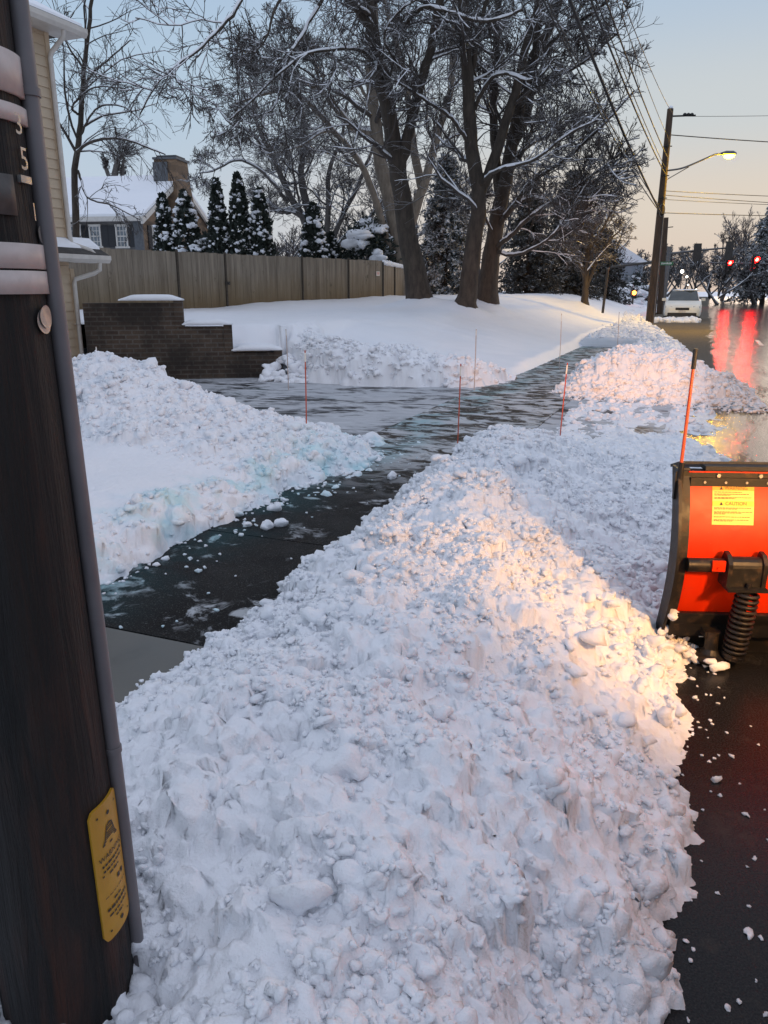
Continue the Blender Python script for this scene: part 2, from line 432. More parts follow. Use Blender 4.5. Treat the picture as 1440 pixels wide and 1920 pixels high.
m.add(V, q); tag(m.build('road', M_road), kind='structure')
# cross street at the lights
m = MB(); m.add([st(66, -70, -.006), st(66, 70, -.006), st(77, 70, -.006), st(77, -70, -.006)], np.array([[0, 1, 2, 3]]))
tag(m.build('cross_street', M_road), kind='structure')
# worn lane line
t = NT('worn white road paint'); g = t.pos()
M_line = t.set(t.mix(t.ramp(t.noise(14, 5, .7, g), [(.40, 0.), (.56, 1.)]), (.05, .05, .05), (.55, .55, .52)), .4)
m = MB()
for a in (9.2, 14.5, 20, 26): m.add([st(a, 1.62, .004), st(a, 1.74, .004), st(a+2.6, 1.74, .004), st(a+2.6, 1.62, .004)], np.array([[0, 1, 2, 3]]))
tag(m.build('lane_marking', M_line), kind='structure')

# sidewalk: black asphalt flags, teal melt and thin ice
t = NT('salted wet asphalt path'); g = t.pos()
ag = t.noise(150, 3, .75, g); big = t.noise(1.7, 5, .6, g, .6); med = t.noise(5.5, 6, .65, g, .5)
xyz = t.sep(g); lat = t.math('ADD', t.math('MULTIPLY', xyz[0], float(N[0])), t.math('MULTIPLY', xyz[1], float(N[1])))
lon = t.math('ADD', t.math('MULTIPLY', xyz[0], float(D[0])), t.math('MULTIPLY', xyz[1], float(D[1])))
base = t.mix(t.ramp(ag, [(.36, 0.), (.72, 1.)]), (.006, .006, .0065), (.045, .044, .043))
teal = t.math('MULTIPLY', t.ramp(t.math('ADD', t.math('MULTIPLY', lat, -1.0), t.math('MULTIPLY', big, .7)), [(.0, 0.), (1., 0.)]), 1.0)
lat_in = t.math('ADD', t.math('MULTIPLY', lat, -1.0), -2.25)          # 0 at the bank, .8 at the lawn edge
teal = t.math('MULTIPLY', t.ramp(lat_in, [(.1, 0.), (.6, 1.)]), t.ramp(big, [(.42, 0.), (.62, 1.)]))
base = t.mix(t.math('MULTIPLY', teal, .5), base, (.035, .10, .11))
farf = t.ramp(t.math('MULTIPLY', lon, .08), [(.42, 0.), (.56, 1.)])       # beyond s 5.5: brownish concrete, more packed ice
base = t.mix(t.math('MULTIPLY', farf, t.ramp(ag, [(.3, .5), (.7, .95)])), base, (.06, .052, .042))
strk = t.noise(2.6, 7, .68, t.pos((1, 1.7, 1), rot=PSI), 1.2)
ice = t.math('MAXIMUM', t.math('MULTIPLY', t.ramp(med, [(.54, 0.), (.64, 1.)]), t.ramp(big, [(.48, 0.), (.58, 1.)])),
             t.math('MULTIPLY', farf, t.ramp(strk, [(.45, 0.), (.55, 1.)])))
spk = t.ramp(t.noise(120, 2, .8, g), [(.60, 0.), (.70, .55)])
base = t.mix(spk, base, (.26, .26, .26))
base = t.mix(t.math('MULTIPLY', ice, .85), base, t.mix(t.math('MULTIPLY', teal, .8), (.66, .69, .72), (.36, .62, .68)))
M_walk = t.set(base, t.mix(ice, t.ramp(big, [(.35, .42), (.65, .65)]), (.45,)*3), t.bump(ag, 1.0, .012, t.bump(ice, .3, .006)), Specular_IOR_Level=.05)
t = NT('damp concrete'); g = t.pos()
a = t.noise(3, 5, .6, g); b = t.noise(120, 3, .6, g)
M_conc = t.set(t.mix(t.ramp(a, [(.3, 0.), (.7, 1.)]), (.07, .068, .058), (.12, .115, .10)), t.ramp(a, [(.35, .30), (.7, .55)]), t.bump(b, .15, .002))
t = NT('joint grime'); M_joint = t.set((.02, .02, .02), .8)
joints = [2.66, 4.15, 5.62, 7.1, 8.6, 10.1, 11.6, 13.1, 14.6, 16.1, 17.6, 19.1, 20.6]
m = MB(); pv = -4.0
wob = lambda s: 0.0
m1 = MB(); m2 = MB()
for k, s in enumerate([-4.0]+joints+[24.0]):
    if k == 0: pv = s; continue
    (m1 if s <= 2.7 else m2).box(st((pv+s)/2, -2.5, .03), (1.62, s-pv-.012, .10), [[N[0], N[1], 0], [D[0], D[1], 0], [0, 0, 1]]); pv = s
tag(m2.build('sidewalk', M_walk), kind='structure'); tag(m1.build('concrete_pavement', M_conc), kind='structure')
m = MB(); m.box(st(10, -2.5, .02), (1.60, 28.0, .1), [[N[0], N[1], 0], [D[0], D[1], 0], [0, 0, 1]])
tag(m.build('pavement_bed', M_joint), kind='structure')

# driveway
t = NT('icy driveway asphalt'); g = t.pos()
st_v = t.pos((.8, 1.7, 1), rot=PSI-math.radians(8))
strk = t.noise(.8, 7, .66, st_v, 1.0); med = t.noise(4, 6, .65, st_v, .6); ag = t.noise(150, 2, .6, g)
base = t.mix(ag, (.010, .0105, .012), (.035, .035, .037))
teal = t.ramp(t.noise(.8, 3, .5, g), [(.60, 0.), (.70, 1.)])
base = t.mix(t.math('MULTIPLY', teal, .45), base, (.03, .12, .12))
ice = t.ramp(t.math('ADD', t.math('MULTIPLY', strk, .62), t.math('MULTIPLY', med, .38)), [(.42, 0.), (.50, 1.)])
base = t.mix(t.math('MULTIPLY', ice, .88), base, t.mix(med, (.30, .32, .35), (.74, .76, .79)))
M_drive = t.set(base, t.mix(ice, (.34,)*3, (.55,)*3), t.bump(ice, .5, .012, t.bump(ag, .4, .005)), Specular_IOR_Level=.05)
m = MB()
def drive_z(t_): return np.interp(-t_, [0, .4, 1.7, 3.3, 4.5, 30], [.006, .03, .070, .074, .07, .05])
T = [-.30, -.6, -1.69]; 
for A, B_ in ((-.30, -1.685), (-3.315, -6), (-6, -12), (-12, -30)):
    s0, s1 = 6.4, 13.6
    m.add([st(s0, A, drive_z(A)), st(s0, B_, drive_z(B_)), st(s1, B_, drive_z(B_)), st(s1, A, drive_z(A))], np.array([[0, 3, 2, 1]]))
tag(m.build('driveway', M_drive), kind='structure')

# ================================================================ near snow bank
ts = np.array([-2.3, -1.95, -1.78, -1.50, -1.10, -.72, -.36, -.09, .11, .33])
sv = np.array([-1.2, .6, 1.6, 2.6, 3.5, 4.5, 5.5, 6.2, 6.9, 7.5, 8.4, 9.6])
Zt = np.array([
 [-.12, .00, .18, .36, .47, .45, .35, .18, .01, -.10],
 [-.12, .00, .17, .35, .47, .45, .33, .17, .00, -.10],
 [-.12, .00, .16, .34, .47, .44, .31, .15, -.01, -.10],
 [-.12, -.01, .16, .35, .48, .44, .29, .13, -.01, -.10],
 [-.12, -.01, .20, .41, .52, .42, .27, .13, .00, -.10],
 [-.12, .02, .29, .48, .55, .36, .19, .10, .02, -.06],
 [-.12, .03, .30, .52, .56, .30, .15, .09, .03, -.04],
 [-.12, .04, .36, .54, .50, .27, .14, .09, .03, -.04],
 [-.12, .00, .22, .40, .36, .24, .13, .08, .02, -.05],
 [-.12, -.05, .06, .12, .15, .14, .10, .06, .01, -.06],
 [-.14, -.10, .02, .05, .06, .06, .06, .04, -.01, -.08],
 [-.2, -.2, -.1, -.06, .02, .03, .03, .02, -.03, -.12]])
def bank(S, T, seed, dens, rmax):
    ss, tt = np.meshgrid(S, T, indexing='ij')
    wob = .09*fbm(ss*1.7, tt*.6, 3, 21)+.05*perlin(ss*4, tt*2, 23)
    Z = bilin(sv, ts, Zt, ss+.12*perlin(ss*1.2, tt*1.5, 4), tt+wob)
    ps_, pt_ = to_st(-.655, 1.27); Z = Z-.27*np.exp(-(((ss-ps_+.05)**2+(tt-pt_)**2)/.12))
    body = sstep(-.02, .12, Z)
    Z = Z+body*(.060*fbm(ss*2.6, tt*2.6, 3, 31)+.042*np.abs(fbm(ss*6, tt*6, 4, 33, .55))+.012*fbm(ss*17, tt*17, 2, 36)-.02)
    area = Z > .005
    n = int(dens*(S[-1]-S[0])*(T[-1]-T[0]))
    Z = splat(S, T, Z, n//22, .035, rmax, seed, area, 2.4, .5, .7)
    Z = splat(S, T, Z, n, .012, .042, seed+1, area, 2.1, .45, .8)
    Z = Z+body*.0045*fbm(ss*45, tt*45, 3, 35)
    return Z
S = geo(-.4, 9.3, .0085, .022); T = np.arange(-2.35, .42, .0105)
Zb = bank(S, T, 100, 1500, .12)
mb = grid_mesh(S, T, Zb, Zb > -.03, .019, 3)
g = np.random.default_rng(5)
# loose clods lying on the flank of the bank and spilled along its foot
nC = 620
cs = g.uniform(.2, 7.2, nC); ct = np.where(g.random(nC) < .5, g.uniform(-.4, .08, nC), g.uniform(-1.9, -.2, nC)); cr = .010*(1-g.random(nC)*.985)**(-.45); cr = np.minimum(cr, .036)
ci = np.clip(np.searchsorted(S, cs), 0, len(S)-1); cj = np.clip(np.searchsorted(T, ct), 0, len(T)-1)
cz = np.maximum(Zb[ci, cj], .002)+cr*.25
m2 = lumps(np.stack([cs*D[0]+ct*N[0], cs*D[1]+ct*N[1], cz], 1), cr, 2, .75, .5, 9); mb.add(*m2)
def dust(n, s0, s1, t0, t1, rmin, rmax, S_, T_, Z_, cond, seed, pw=.5, sub_=2, sink=.1, mb_=None):
    """rough little snow clods half sunk in a snow surface"""
    g_ = np.random.default_rng(seed); cs = g_.uniform(s0, s1, n); ct = g_.uniform(t0, t1, n)
    r = np.minimum(rmin*(1-g_.random(n)*.99)**(-pw), rmax)
    i = np.clip(np.searchsorted(S_, cs), 0, len(S_)-1); j = np.clip(np.searchsorted(T_, ct), 0, len(T_)-1); z = Z_[i, j]
    ok = cond(cs, ct, z); cs, ct, r, z = cs[ok], ct[ok], r[ok], z[ok]
    mb_.add(*lumps(np.stack([cs*D[0]+ct*N[0], cs*D[1]+ct*N[1], z+r*sink], 1), r, sub_, .8, .5, seed))
inb = lambda s, t_, z: (z > .03) & (fbm(s*1.7, t_*1.7, 3, 140)+.5*perlin(s*6, t_*6, 141) > -.12+.25*(np.random.default_rng(142).random(len(s))-.5))
dust(16000, .2, 3.4, -1.95, .2, .0048, .017, S, T, Zb, inb, 41, .42, 2, .0, mb)
dust(13000, 3.2, 7.3, -1.95, .2, .007, .024, S, T, Zb, inb, 46, .45, 2, .0, mb)
dust(330, .2, 7.3, -1.95, .2, .018, .045, S, T, Zb, inb, 42, .4, 3, -.25, mb)
o = mb.build('snow_bank', M_snow_road, smooth=True)
tag(o, 'long lumpy near snow bank heaped between the dark path and the road', 'snow bank', 'ploughed snow piles')
# crumbs of slush on the road beside the bank
nC = 300
cs = g.uniform(.3, 7, nC); ct = .06+np.abs(g.normal(0, .15, nC)); cr = np.minimum(.004*(1-g.random(nC)*.98)**(-.45), .016)
mb = MB(); mb.add(*lumps(np.stack([cs*D[0]+ct*N[0], cs*D[1]+ct*N[1], cr*.2], 1), cr, 2, .6, .5, 12))
tag(mb.build('slush_crumbs', M_snow_road, smooth=True), 'grey slush crumbs scattered on the asphalt at the foot of the near bank', 'slush', kind='stuff')

# ================================================================ left yard snow with mound
ts2 = np.array([-16, -9, -7.6, -6.6, -5.7, -5.0, -4.3, -3.7, -3.25, -3.05, -2.92, -2.70, -2.45])
sv2 = np.array([-3, 2.0, 4.0, 5.0, 5.6, 6.2, 6.7, 7.2, 7.7, 8.3])
Zy = np.array([
 [.36, .36, .36, .36, .36, .36, .35, .34, .30, .20, .02, -.1, -.15],
 [.36, .36, .36, .36, .36, .36, .35, .34, .30, .20, .02, -.1, -.15],
 [.36, .36, .36, .37, .37, .36, .35, .33, .28, .17, .01, -.1, -.15],
 [.38, .38, .40, .42, .42, .40, .36, .32, .26, .16, .02, -.1, -.15],
 [.38, .38, .44, .56, .66, .54, .40, .33, .26, .17, .08, -.04, -.15],
 [.36, .38, .50, .76, .95, .68, .46, .36, .29, .22, .14, .03, -.13],
 [.34, .36, .48, .74, .96, .70, .46, .36, .28, .21, .13, .02, -.13],
 [.30, .34, .46, .58, .56, .42, .30, .22, .16, .10, .02, -.05, -.15],
 [.05, .10, .15, .18, .18, .12, .07, .04, .02, -.02, -.08, -.1, -.15],
 [-.2, -.2, -.2, -.2, -.2, -.2, -.2, -.2, -.2, -.2, -.2, -.2, -.2]])
S = geo(-2.0, 8.2, .035, .019); T = np.concatenate([np.arange(-14, -7.2, .12), np.arange(-7.2, -2.45, .019)])
ss, tt = np.meshgrid(S, T, indexing='ij')
wob = .10*fbm(ss*1.4, tt*.8, 3, 61)+.05*perlin(ss*4, tt*3, 63)
Z = bilin(sv2, ts2, Zy, ss+.15*perlin(ss*1.2, tt*1.5, 64)+.0, tt+wob)
rough = np.clip(sstep(4.9, 5.6, ss+.4*perlin(ss*1.2, tt*1.2, 66))+.8*sstep(-3.45, -3.1, tt), .06, 1)*sstep(-.04, .1, Z)
Z = Z+.05*fbm(ss*.8, tt*.8, 2, 67)*sstep(.1, .3, Z)+rough*(.05*fbm(ss*2.6, tt*2.6, 3, 68)+.026*np.abs(fbm(ss*8, tt*8, 3, 69)))
area = (rough > .45) & (Z > .0)
tj = T > -7.2; Zs = Z[:, tj].copy(); ar = area[:, tj]
Zs = splat(S, T[tj], Zs, 900, .05, .15, 71, ar, 2.2, .45, .75); Zs = splat(S, T[tj], Zs, 30000, .017, .06, 72, ar, 1.8, .35, 1.0)
Z[:, tj] = Zs
mb = grid_mesh(S, T, Z, Z > -.05, .016, 7)
nC = 300
cs = g.uniform(5.2, 7.6, nC); ct = g.uniform(-7, -2.6, nC); cr = np.minimum(.02*(1-g.random(nC)*.98)**(-.4), .10)
ci = np.searchsorted(S, cs); cj = np.searchsorted(T, ct)
mb.add(*lumps(np.stack([cs*D[0]+ct*N[0], cs*D[1]+ct*N[1], np.maximum(Z[ci, cj], .06)+cr*.25], 1), cr, 2, .75, .32, 19))
dust(7000, 2.5, 7.7, -7.2, -2.6, .010, .038, S, T, Z, lambda s, t_, z: (z > .03) & ((s > 5.0) | (t_ > -3.35)), 43, .45, 2, .0, mb)
o = mb.build('snow_mound', M_snow_salt, smooth=True)
tag(o, 'tall snow mound left of the path, its foot stained blue by salt', 'snow mound', 'ploughed snow piles')

# ================================================================ far pile by the driveway mouth
o_s, o_t = to_st(*at_z(1190, 745, .0)[:2])
S = np.arange(o_s-1.2, o_s+2.6, .022); T = np.arange(-2.4, 1.5, .022)
ss, tt = np.meshgrid(S, T, indexing='ij')
prof = np.interp(tt+.1*fbm(ss, tt, 2, 81), [-2.4, -2.05, -1.6, -1.15, -.6, -.1, .30, .62, .88, 1.1], [-.15, .05, .48, .68, .68, .54, .29, .12, .01, -.15])
ds = ss-o_s+.12*fbm(tt*1.5, ss, 2, 82)-.12*tt
Z = prof*sstep(-.75, .35, ds)*(1-sstep(.9, 2.2, ds))-.05*(1-sstep(-.75, -.4, ds))-.05*sstep(1.6, 2.2, ds)
Z = Z+sstep(.02, .15, Z)*(.06*fbm(ss*2.4, tt*2.4, 3, 83)+.03*np.abs(fbm(ss*7, tt*7, 3, 84)))
Z = splat(S, T, Z, 260, .05, .13, 85, Z > .03, 2.2, .45, .75); Z = splat(S, T, Z, 8200, .02, .06, 86, Z > .0, 1.8, .35, 1.0)
mb = grid_mesh(S, T, Z, Z > -.03, .012, 9)
dust(3200, o_s-1, o_s+2.4, -2.3, 1.4, .015, .045, S, T, Z, lambda s, t_, z: z > .03, 44, .45, 2, .0, mb)
gg = np.random.default_rng(87); n_ = 420
cs = o_s+gg.normal(-.75, .22, n_); ct = gg.uniform(-1.9, 1.15, n_); cr = np.minimum(.012*(1-gg.random(n_)*.99)**(-.45), .06)
mb.add(*lumps(np.stack([cs*D[0]+ct*N[0], cs*D[1]+ct*N[1], np.interp(-ct, [-.75, .3, .4, 1.7], [.0, .006, .03, .070])+cr*.3], 1), cr, 2, .75, .45, 88))
tag(mb.build('snow_pile', M_snow_road, smooth=True), 'rounded snow pile glowing peach in the lamp light beyond the driveway mouth', 'snow pile', 'ploughed snow piles')

# ================================================================ lawn with the ploughed ridge at its edge
S = np.concatenate([geo(8.6, 30, .03, .09), geo(30.2, 160, .25, 3)]); T = np.concatenate([-geo(-1.4, 9.2, .035, .05)[::-1], np.array([])])
T = np.concatenate([-geo(9.4, 95, .14, 3)[::-1], -np.arange(3.0, 9.3, .045)[::-1]])
def far_edge(s): return np.interp(s, [0, 20, 22, 26, 34, 44, 60], [-3.05, -3.05, -3.0, -3.0, -3.0, -4.0, -4.2])
ss, tt = np.meshgrid(S, T, indexing='ij')
Z = lawn_full(ss, tt)
d = ss-lawn_front(tt); face = np.exp(-((d-.6)/.75)**2)*(tt > -7.3)*(tt < -3.0)
Z = Z+face*(.03*fbm(ss*3, tt*3, 3, 91)+.05*np.abs(fbm(ss*7, tt*7, 3, 92)))+.012*fbm(ss*2.2, tt*2.2, 3, 93)
edge = sstep(-3.35, -3.05, tt); Z = Z*(1-edge*.75)+edge*.02*fbm(ss*5, tt*5, 2, 94)
ri = S < 14.5; rj = (T > -7.4)
sub = Z[np.ix_(ri, rj)].copy(); sub = splat(S[ri], T[rj], sub, 9000, .035, .14, 95, (face[np.ix_(ri, rj)] > .30) & (d[np.ix_(ri, rj)] > .12), 2.0, .45, .8); Z[np.ix_(ri, rj)] = sub
kp = (Z > -.03) & (d > -.25); kp &= ~((tt < -7.15) & (d < .12))
wx = ss*D[0]+tt*N[0]-W0[0]; wy = ss*D[1]+tt*N[1]-W0[1]; wa = wx*wd[0]+wy*wd[1]; wb = wx*wn[0]+wy*wn[1]
cap = np.where(wa < e1, z1, np.where(wa < e2, z2, z3))-.10+np.maximum(wb-.16, 0)*.8+.03*fbm(ss*3, tt*3, 2, 98)
inw = (wa < e3+.12)
Z = np.where(inw, np.minimum(np.maximum(Z, .5*(wb > .5)), cap), Z)
kp = (Z > -.03) & (d > -.25) | (inw & (wb > .05)); bad = inw & (wb < .12)
mb = grid_mesh(S, T, np.where(bad, np.nan, Z), kp, .0, 9)
q = mb.f[0]; v = mb.v[0]; mb.f[0] = q[~np.isnan(v[q][:, :, 2]).any(1)]; mb.v[0] = np.nan_to_num(v)
g = np.random.default_rng(15)
def dust(n, s0, s1, t0, t1, rmin, rmax, S_, T_, Z_, cond, seed, pw=.5, sub_=2, sink=.1, mb_=None):
    """rough little snow clods half sunk in a snow surface"""
    g_ = np.random.default_rng(seed); cs = g_.uniform(s0, s1, n); ct = g_.uniform(t0, t1, n)
    r = np.minimum(rmin*(1-g_.random(n)*.99)**(-pw), rmax)
    i = np.clip(np.searchsorted(S_, cs), 0, len(S_)-1); j = np.clip(np.searchsorted(T_, ct), 0, len(T_)-1); z = Z_[i, j]
    ok = cond(cs, ct, z); cs, ct, r, z = cs[ok], ct[ok], r[ok], z[ok]
    mb_.add(*lumps(np.stack([cs*D[0]+ct*N[0], cs*D[1]+ct*N[1], z+r*sink], 1), r, sub_, .8, .5, seed))
dust(2600, 11.5, 14, -7, -3.1, .015, .06, S, T, Z, lambda s, t_, z: (s-lawn_front(t_) > .1) & (s-lawn_front(t_) < 1.3) & (z > .1), 16, .45, 2, .1, mb)
gg = np.random.default_rng(77); n_ = 90
cs = gg.uniform(11.9, 12.75, n_); ct = gg.uniform(-7.2, -6.4, n_); cr = gg.uniform(.03, .12, n_)
mb.add(*lumps(np.stack([cs*D[0]+ct*N[0], cs*D[1]+ct*N[1], .05+.42*sstep(11.9, 12.6, cs)*gg.uniform(.3, 1, n_)], 1), cr, 3, .75, .45, 78))
tag(mb.build('snowy_lawn', M_snow_far, smooth=True), kind='structure')
# strip of ploughed snow between lawn and road, beyond the far pile
S = geo(13.2, 62, .05, .25); u_ = np.linspace(0, 1, 90)
V = []
edgeL = far_edge(S)+.06; edgeR = np.interp(S, [13, 20, 26, 34, 38, 44, 62], [.25, .0, -.5, -1.6, -2.2, -3.5, -3.7])
edgeL = np.where(S < 22.5, -1.75, edgeL-.5)
ss = np.repeat(S[:, None], 90, 1); tt = edgeL[:, None]+(edgeR-edgeL)[:, None]*u_[None]
Zl = lawn_z(ss, np.full_like(tt, -3.2))*.75
h = np.interp(S, [13, 15, 20, 24, 30, 62], [.08, .16, .26, .34, .40, .40])[:, None]
prof = sstep(0, .12, u_)[None]*(1-sstep(.70, 1., u_))[None]
wk_ = sstep(21, 27, S)[:, None]
Z = (h*prof)*(1-wk_)+wk_*(Zl*(1-sstep(.0, .6, u_))[None]+h*(sstep(0, .5, u_)*(1-sstep(.62, 1, u_)))[None])
Z = Z+(.07*fbm(ss*1.8, tt*2.6, 3, 96)+.05*np.abs(fbm(ss*5, tt*5, 3, 97)))*sstep(0, .1, Z)-.02
V = np.stack([ss*D[0]+tt*N[0], ss*D[1]+tt*N[1], Z], 2).reshape(-1, 3)
idx = np.arange(len(S)*90).reshape(len(S), 90); q = np.stack([idx[:-1, :-1], idx[:-1, 1:], idx[1:, 1:], idx[1:, :-1]], 2).reshape(-1, 4)[:, ::-1]
mb = MB(); mb.add(V, q)
gg = np.random.default_rng(97); pick = gg.choice(len(V), 2600, replace=False, p=(h_ := np.repeat(np.where(S < 34, 1., .25)*np.gradient(S), 90)/np.repeat(np.where(S < 34, 1., .25)*np.gradient(S), 90).sum()))
pk = V[pick]; pk = pk[pk[:, 2] > .03]
mb.add(*lumps(pk, np.minimum(.022*(1-gg.random(len(pk))*.99)**(-.42), .11), 2, .7, .45, 98))
tag(mb.build('snowy_verge', M_snow_road, smooth=True), kind='structure')
def ground_at(x, y):
    s, t_ = to_st(x, y); return float(lawn_full(np.array([s]), np.array([min(t_, -3.4)]))[0])

# trampled slush between the driveway and the carriageway
S = np.arange(6.6, 12.6, .026); T = np.arange(-1.72, .75, .026)
ss, tt = np.meshgrid(S, T, indexing='ij')
Z = .012+.028*fbm(ss*1.3, tt*3.2, 4, 121)+.018*np.abs(fbm(ss*5, tt*7, 3, 122))-.045*sstep(.1, .7, tt)
Z = Z+.05*np.exp(-((ss-7.4)/.7)**2)-.012*sstep(10.8, 12.4, ss)-.05*sstep(12.0, 12.6, ss)
Zd = np.interp(-tt, [-.75, .3, .4, 1.7], [.0, .006, .03, .070]); Z = Z+Zd-.012-.05*(1-sstep(-1.72, -1.45, tt))
Z = splat(S, T, Z, 2600, .014, .06, 123, Z > Zd+.004, 2.0, .4, .8)
mb = grid_mesh(S, T, Z, Z > Zd-.03, .01, 9)
dust(1200, 6.7, 12.3, -1.7, .6, .012, .045, S, T, Z, lambda s_, t_, z: z > np.interp(-t_, [-.75, .3, .4, 1.7], [.0, .006, .03, .070])+.006, 45, .5, 2, .1, mb)
tag(mb.build('slush', M_snow_road, smooth=True), 'grey trampled slush covering the mouth of the driveway', 'slush', kind='stuff')

# loose snow lumps lying on the path
for (u, v, r, lab) in ((517, 951, .055, 'white snow lump on the dark path, nearest the blue salt edge'),
                       (500, 985, .045, 'left half of the split snow lump lying mid path'),
                       (528, 980, .042, 'right half of the split snow lump lying mid path'),
                       (735, 893, .05, 'round snow lump on the path beside the tip of the mound'),
                       (446, 962, .045, 'bluish snow lump touching the salted edge of the mound')):
    p = at_z(u, v, .10); mb = MB(); mb.add(*lumps(np.array([[0, 0, 0.]]), np.array([r]), 3, .75, .3, int(u)))
    o = mb.build('snow_lump', M_snow_salt if 'bluish' in lab else M_snow, smooth=True); o.location = [float(x) for x in p]
    tag(o, lab, 'snow lump', 'loose snow lumps on the path')
mb = MB(); nC = 150
cs = g.uniform(2.2, 7, nC); ct = -3.02+np.abs(g.normal(0, .16, nC)); cr = np.minimum(.008*(1-g.random(nC)*.98)**(-.45), .03)
mb.add(*lumps(np.stack([cs*D[0]+ct*N[0], cs*D[1]+ct*N[1], .082+cr*.2], 1), cr, 2, .65, .4, 33))
nC = 60; cs = g.uniform(2.5, 7, nC); ct = g.uniform(-2.9, -2.05, nC); cr = np.minimum(.006*(1-g.random(nC)*.98)**(-.45), .02)
mb.add(*lumps(np.stack([cs*D[0]+ct*N[0], cs*D[1]+ct*N[1], .082+cr*.2], 1), cr, 1, .65, .3, 34))
tag(mb.build('snow_crumbs', M_snow_salt, smooth=True), 'small snow crumbs strewn over the salted path', 'snow crumbs', kind='stuff')
# ================================================================ near utility pole
PX, PY = -.657, 1.27
P_dir = math.atan2(-PY, -PX)            # azimuth from the pole to the camera
def prad(z): return np.interp(z, [0, .5, 1.8, 9], [.130, .127, .110, .088])
def pole_pt(a, z, off=0.0):             # a: radians to the right as seen from the camera
    r = prad(z)+off; th = P_dir+a
    return np.stack([PX+r*np.cos(th), PY+r*np.sin(th), np.broadcast_to(z, np.shape(r*np.cos(th)))], -1)
t = NT('dark creosoted pole wood'); g = t.pos((1, 1, .06))
n1 = t.noise(26, 6, .7, g, .4); n2 = t.noise(90, 4, .7, g)
lo = t.noise(7, 3, .6, t.pos((1, 1, .25)))
col = t.mix(t.ramp(n1, [(.35, 0.), (.72, 1.)]), (.003, .0026, .0025), (.014, .0095, .008))
col = t.mix(t.math('MULTIPLY', t.ramp(lo, [(.50, 0.), (.68, 1.)]), t.ramp(n1, [(.45, 0.), (.6, 1.)])), col, (.055, .018, .009))
M_pole = t.set(col, .75, t.bump(n1, 1.0, .02, t.bump(n2, .7, .006)))
M_band = mottled('weathered pale pole band', (.42, .36, .34), (.62, .54, .51), 14, .55, .2, .003)
M_guard = mottled('grey plastic cable guard', (.13, .122, .13), (.18, .168, .175), 7, .5, .1, .002)
M_alu = mottled('dull aluminium', (.25, .235, .225), (.42, .40, .385), 30, .45, .15, .001, .7)
M_pipe = mottled('pale galvanised conduit', (.42, .46, .50), (.55, .58, .62), 9, .45, .1, .001)
M_dark = mottled('black steel', (.012, .011, .011), (.03, .026, .022), 20, .45, .2, .003)
M_yel = mottled('faded yellow sign plastic', (.42, .22, .015), (.52, .28, .02), 12, .5, .1, .001)
M_ink = mottled('black printed ink', (.02, .018, .015), (.04, .03, .025), 60, .6)
np_ = thing('utility_pole', 'dark weathered wooden pole close by at the left edge with yellow warning plate', 'utility pole', (PX, PY, 0), group='wooden utility poles')
A = np.linspace(0, 2*math.pi, 73)[:-1]; Zs_ = np.concatenate([np.arange(-.1, 3, .04), np.arange(3, 9.4, .3)])
zz, aa = np.meshgrid(Zs_, A, indexing='ij')
off = -.004*np.maximum(0, perlin(aa*9, zz*.5, 3))+.0015*perlin(aa*22, zz*1.2, 5)
off[:, 0] = off[:, -1]
V = pole_pt(aa, zz, off).reshape(-1, 3); nA = len(A); idx = np.arange(len(Zs_)*nA).reshape(-1, nA); j = (np.arange(nA)+1) % nA
mb = MB(); mb.add(V, np.stack([idx[:-1], idx[:-1][:, j], idx[1:][:, j], idx[1:]], 2).reshape(-1, 4))
adopt(np_, mb.build('shaft', M_pole, smooth=True))
def wrap(a0, a1, z0, z1, off, th=.003, na=16, nz=2, slope=0.0):
    """a sheet bent round the pole"""
    mb = MB(); a = np.linspace(a0, a1, na); z = np.linspace(z0, z1, nz)
    aa, zz = np.meshgrid(a, z); zz = zz+slope*(aa-a0)
    f_ = pole_pt(aa, zz, off+th).reshape(-1, 3); b_ = pole_pt(aa, zz, off-.004).reshape(-1, 3)
    n = na*nz; idx = np.arange(n).reshape(nz, na)
    q = np.stack([idx[:-1, :-1], idx[:-1, 1:], idx[1:, 1:], idx[1:, :-1]], 2).reshape(-1, 4)
    rim = list(idx[0])+list(idx[1:, -1])+list(idx[-1, ::-1][1:])+list(idx[::-1, 0][1:-1])
    mb.add(np.vstack([f_, b_]), [list(x) for x in q]+[[rim[i], rim[i-1], n+rim[i-1], n+rim[i]] for i in range(len(rim))]); return mb
def zcen(u, v):                         # height on the pole face under a photo point
    return at_y(u, v, PY-.09)[2]
for v0, v1, m_ in ((62, 150, M_band), (172, 208, M_band), (452, 502, M_band), (506, 552, M_band)):
    adopt(np_, wrap(-2.4, 1.35, zcen(60, v1), zcen(60, v0), .002, .004, 40).build('band', m_, smooth=True))
adopt(np_, wrap(-1.2, .75, zcen(40, 398), zcen(40, 318), .001, .004, 24).build('plate', mottled('dull grey metal plate', (.05, .045, .043), (.11, .10, .095), 20, .6), smooth=True))
def pole_ang(u, z):
    aa = np.linspace(-1.3, 1.3, 400); p = pole_pt(aa, z, .0); px_ = 720+F*p[:, 0]/(p[:, 1]*cT+(CAMZ-p[:, 2])*sT)
    return float(np.interp(u, px_, aa))
def on_pole(v2, f, a0, z0, k, off, mb, th=.0025, rot=0.0):
    x = v2[:, 0]*math.cos(rot)-v2[:, 1]*math.sin(rot); y = v2[:, 0]*math.sin(rot)+v2[:, 1]*math.cos(rot)
    z = z0+y*k; a = a0+x*k/prad(z0)
    mb.add(pole_pt(a, z, off), f)
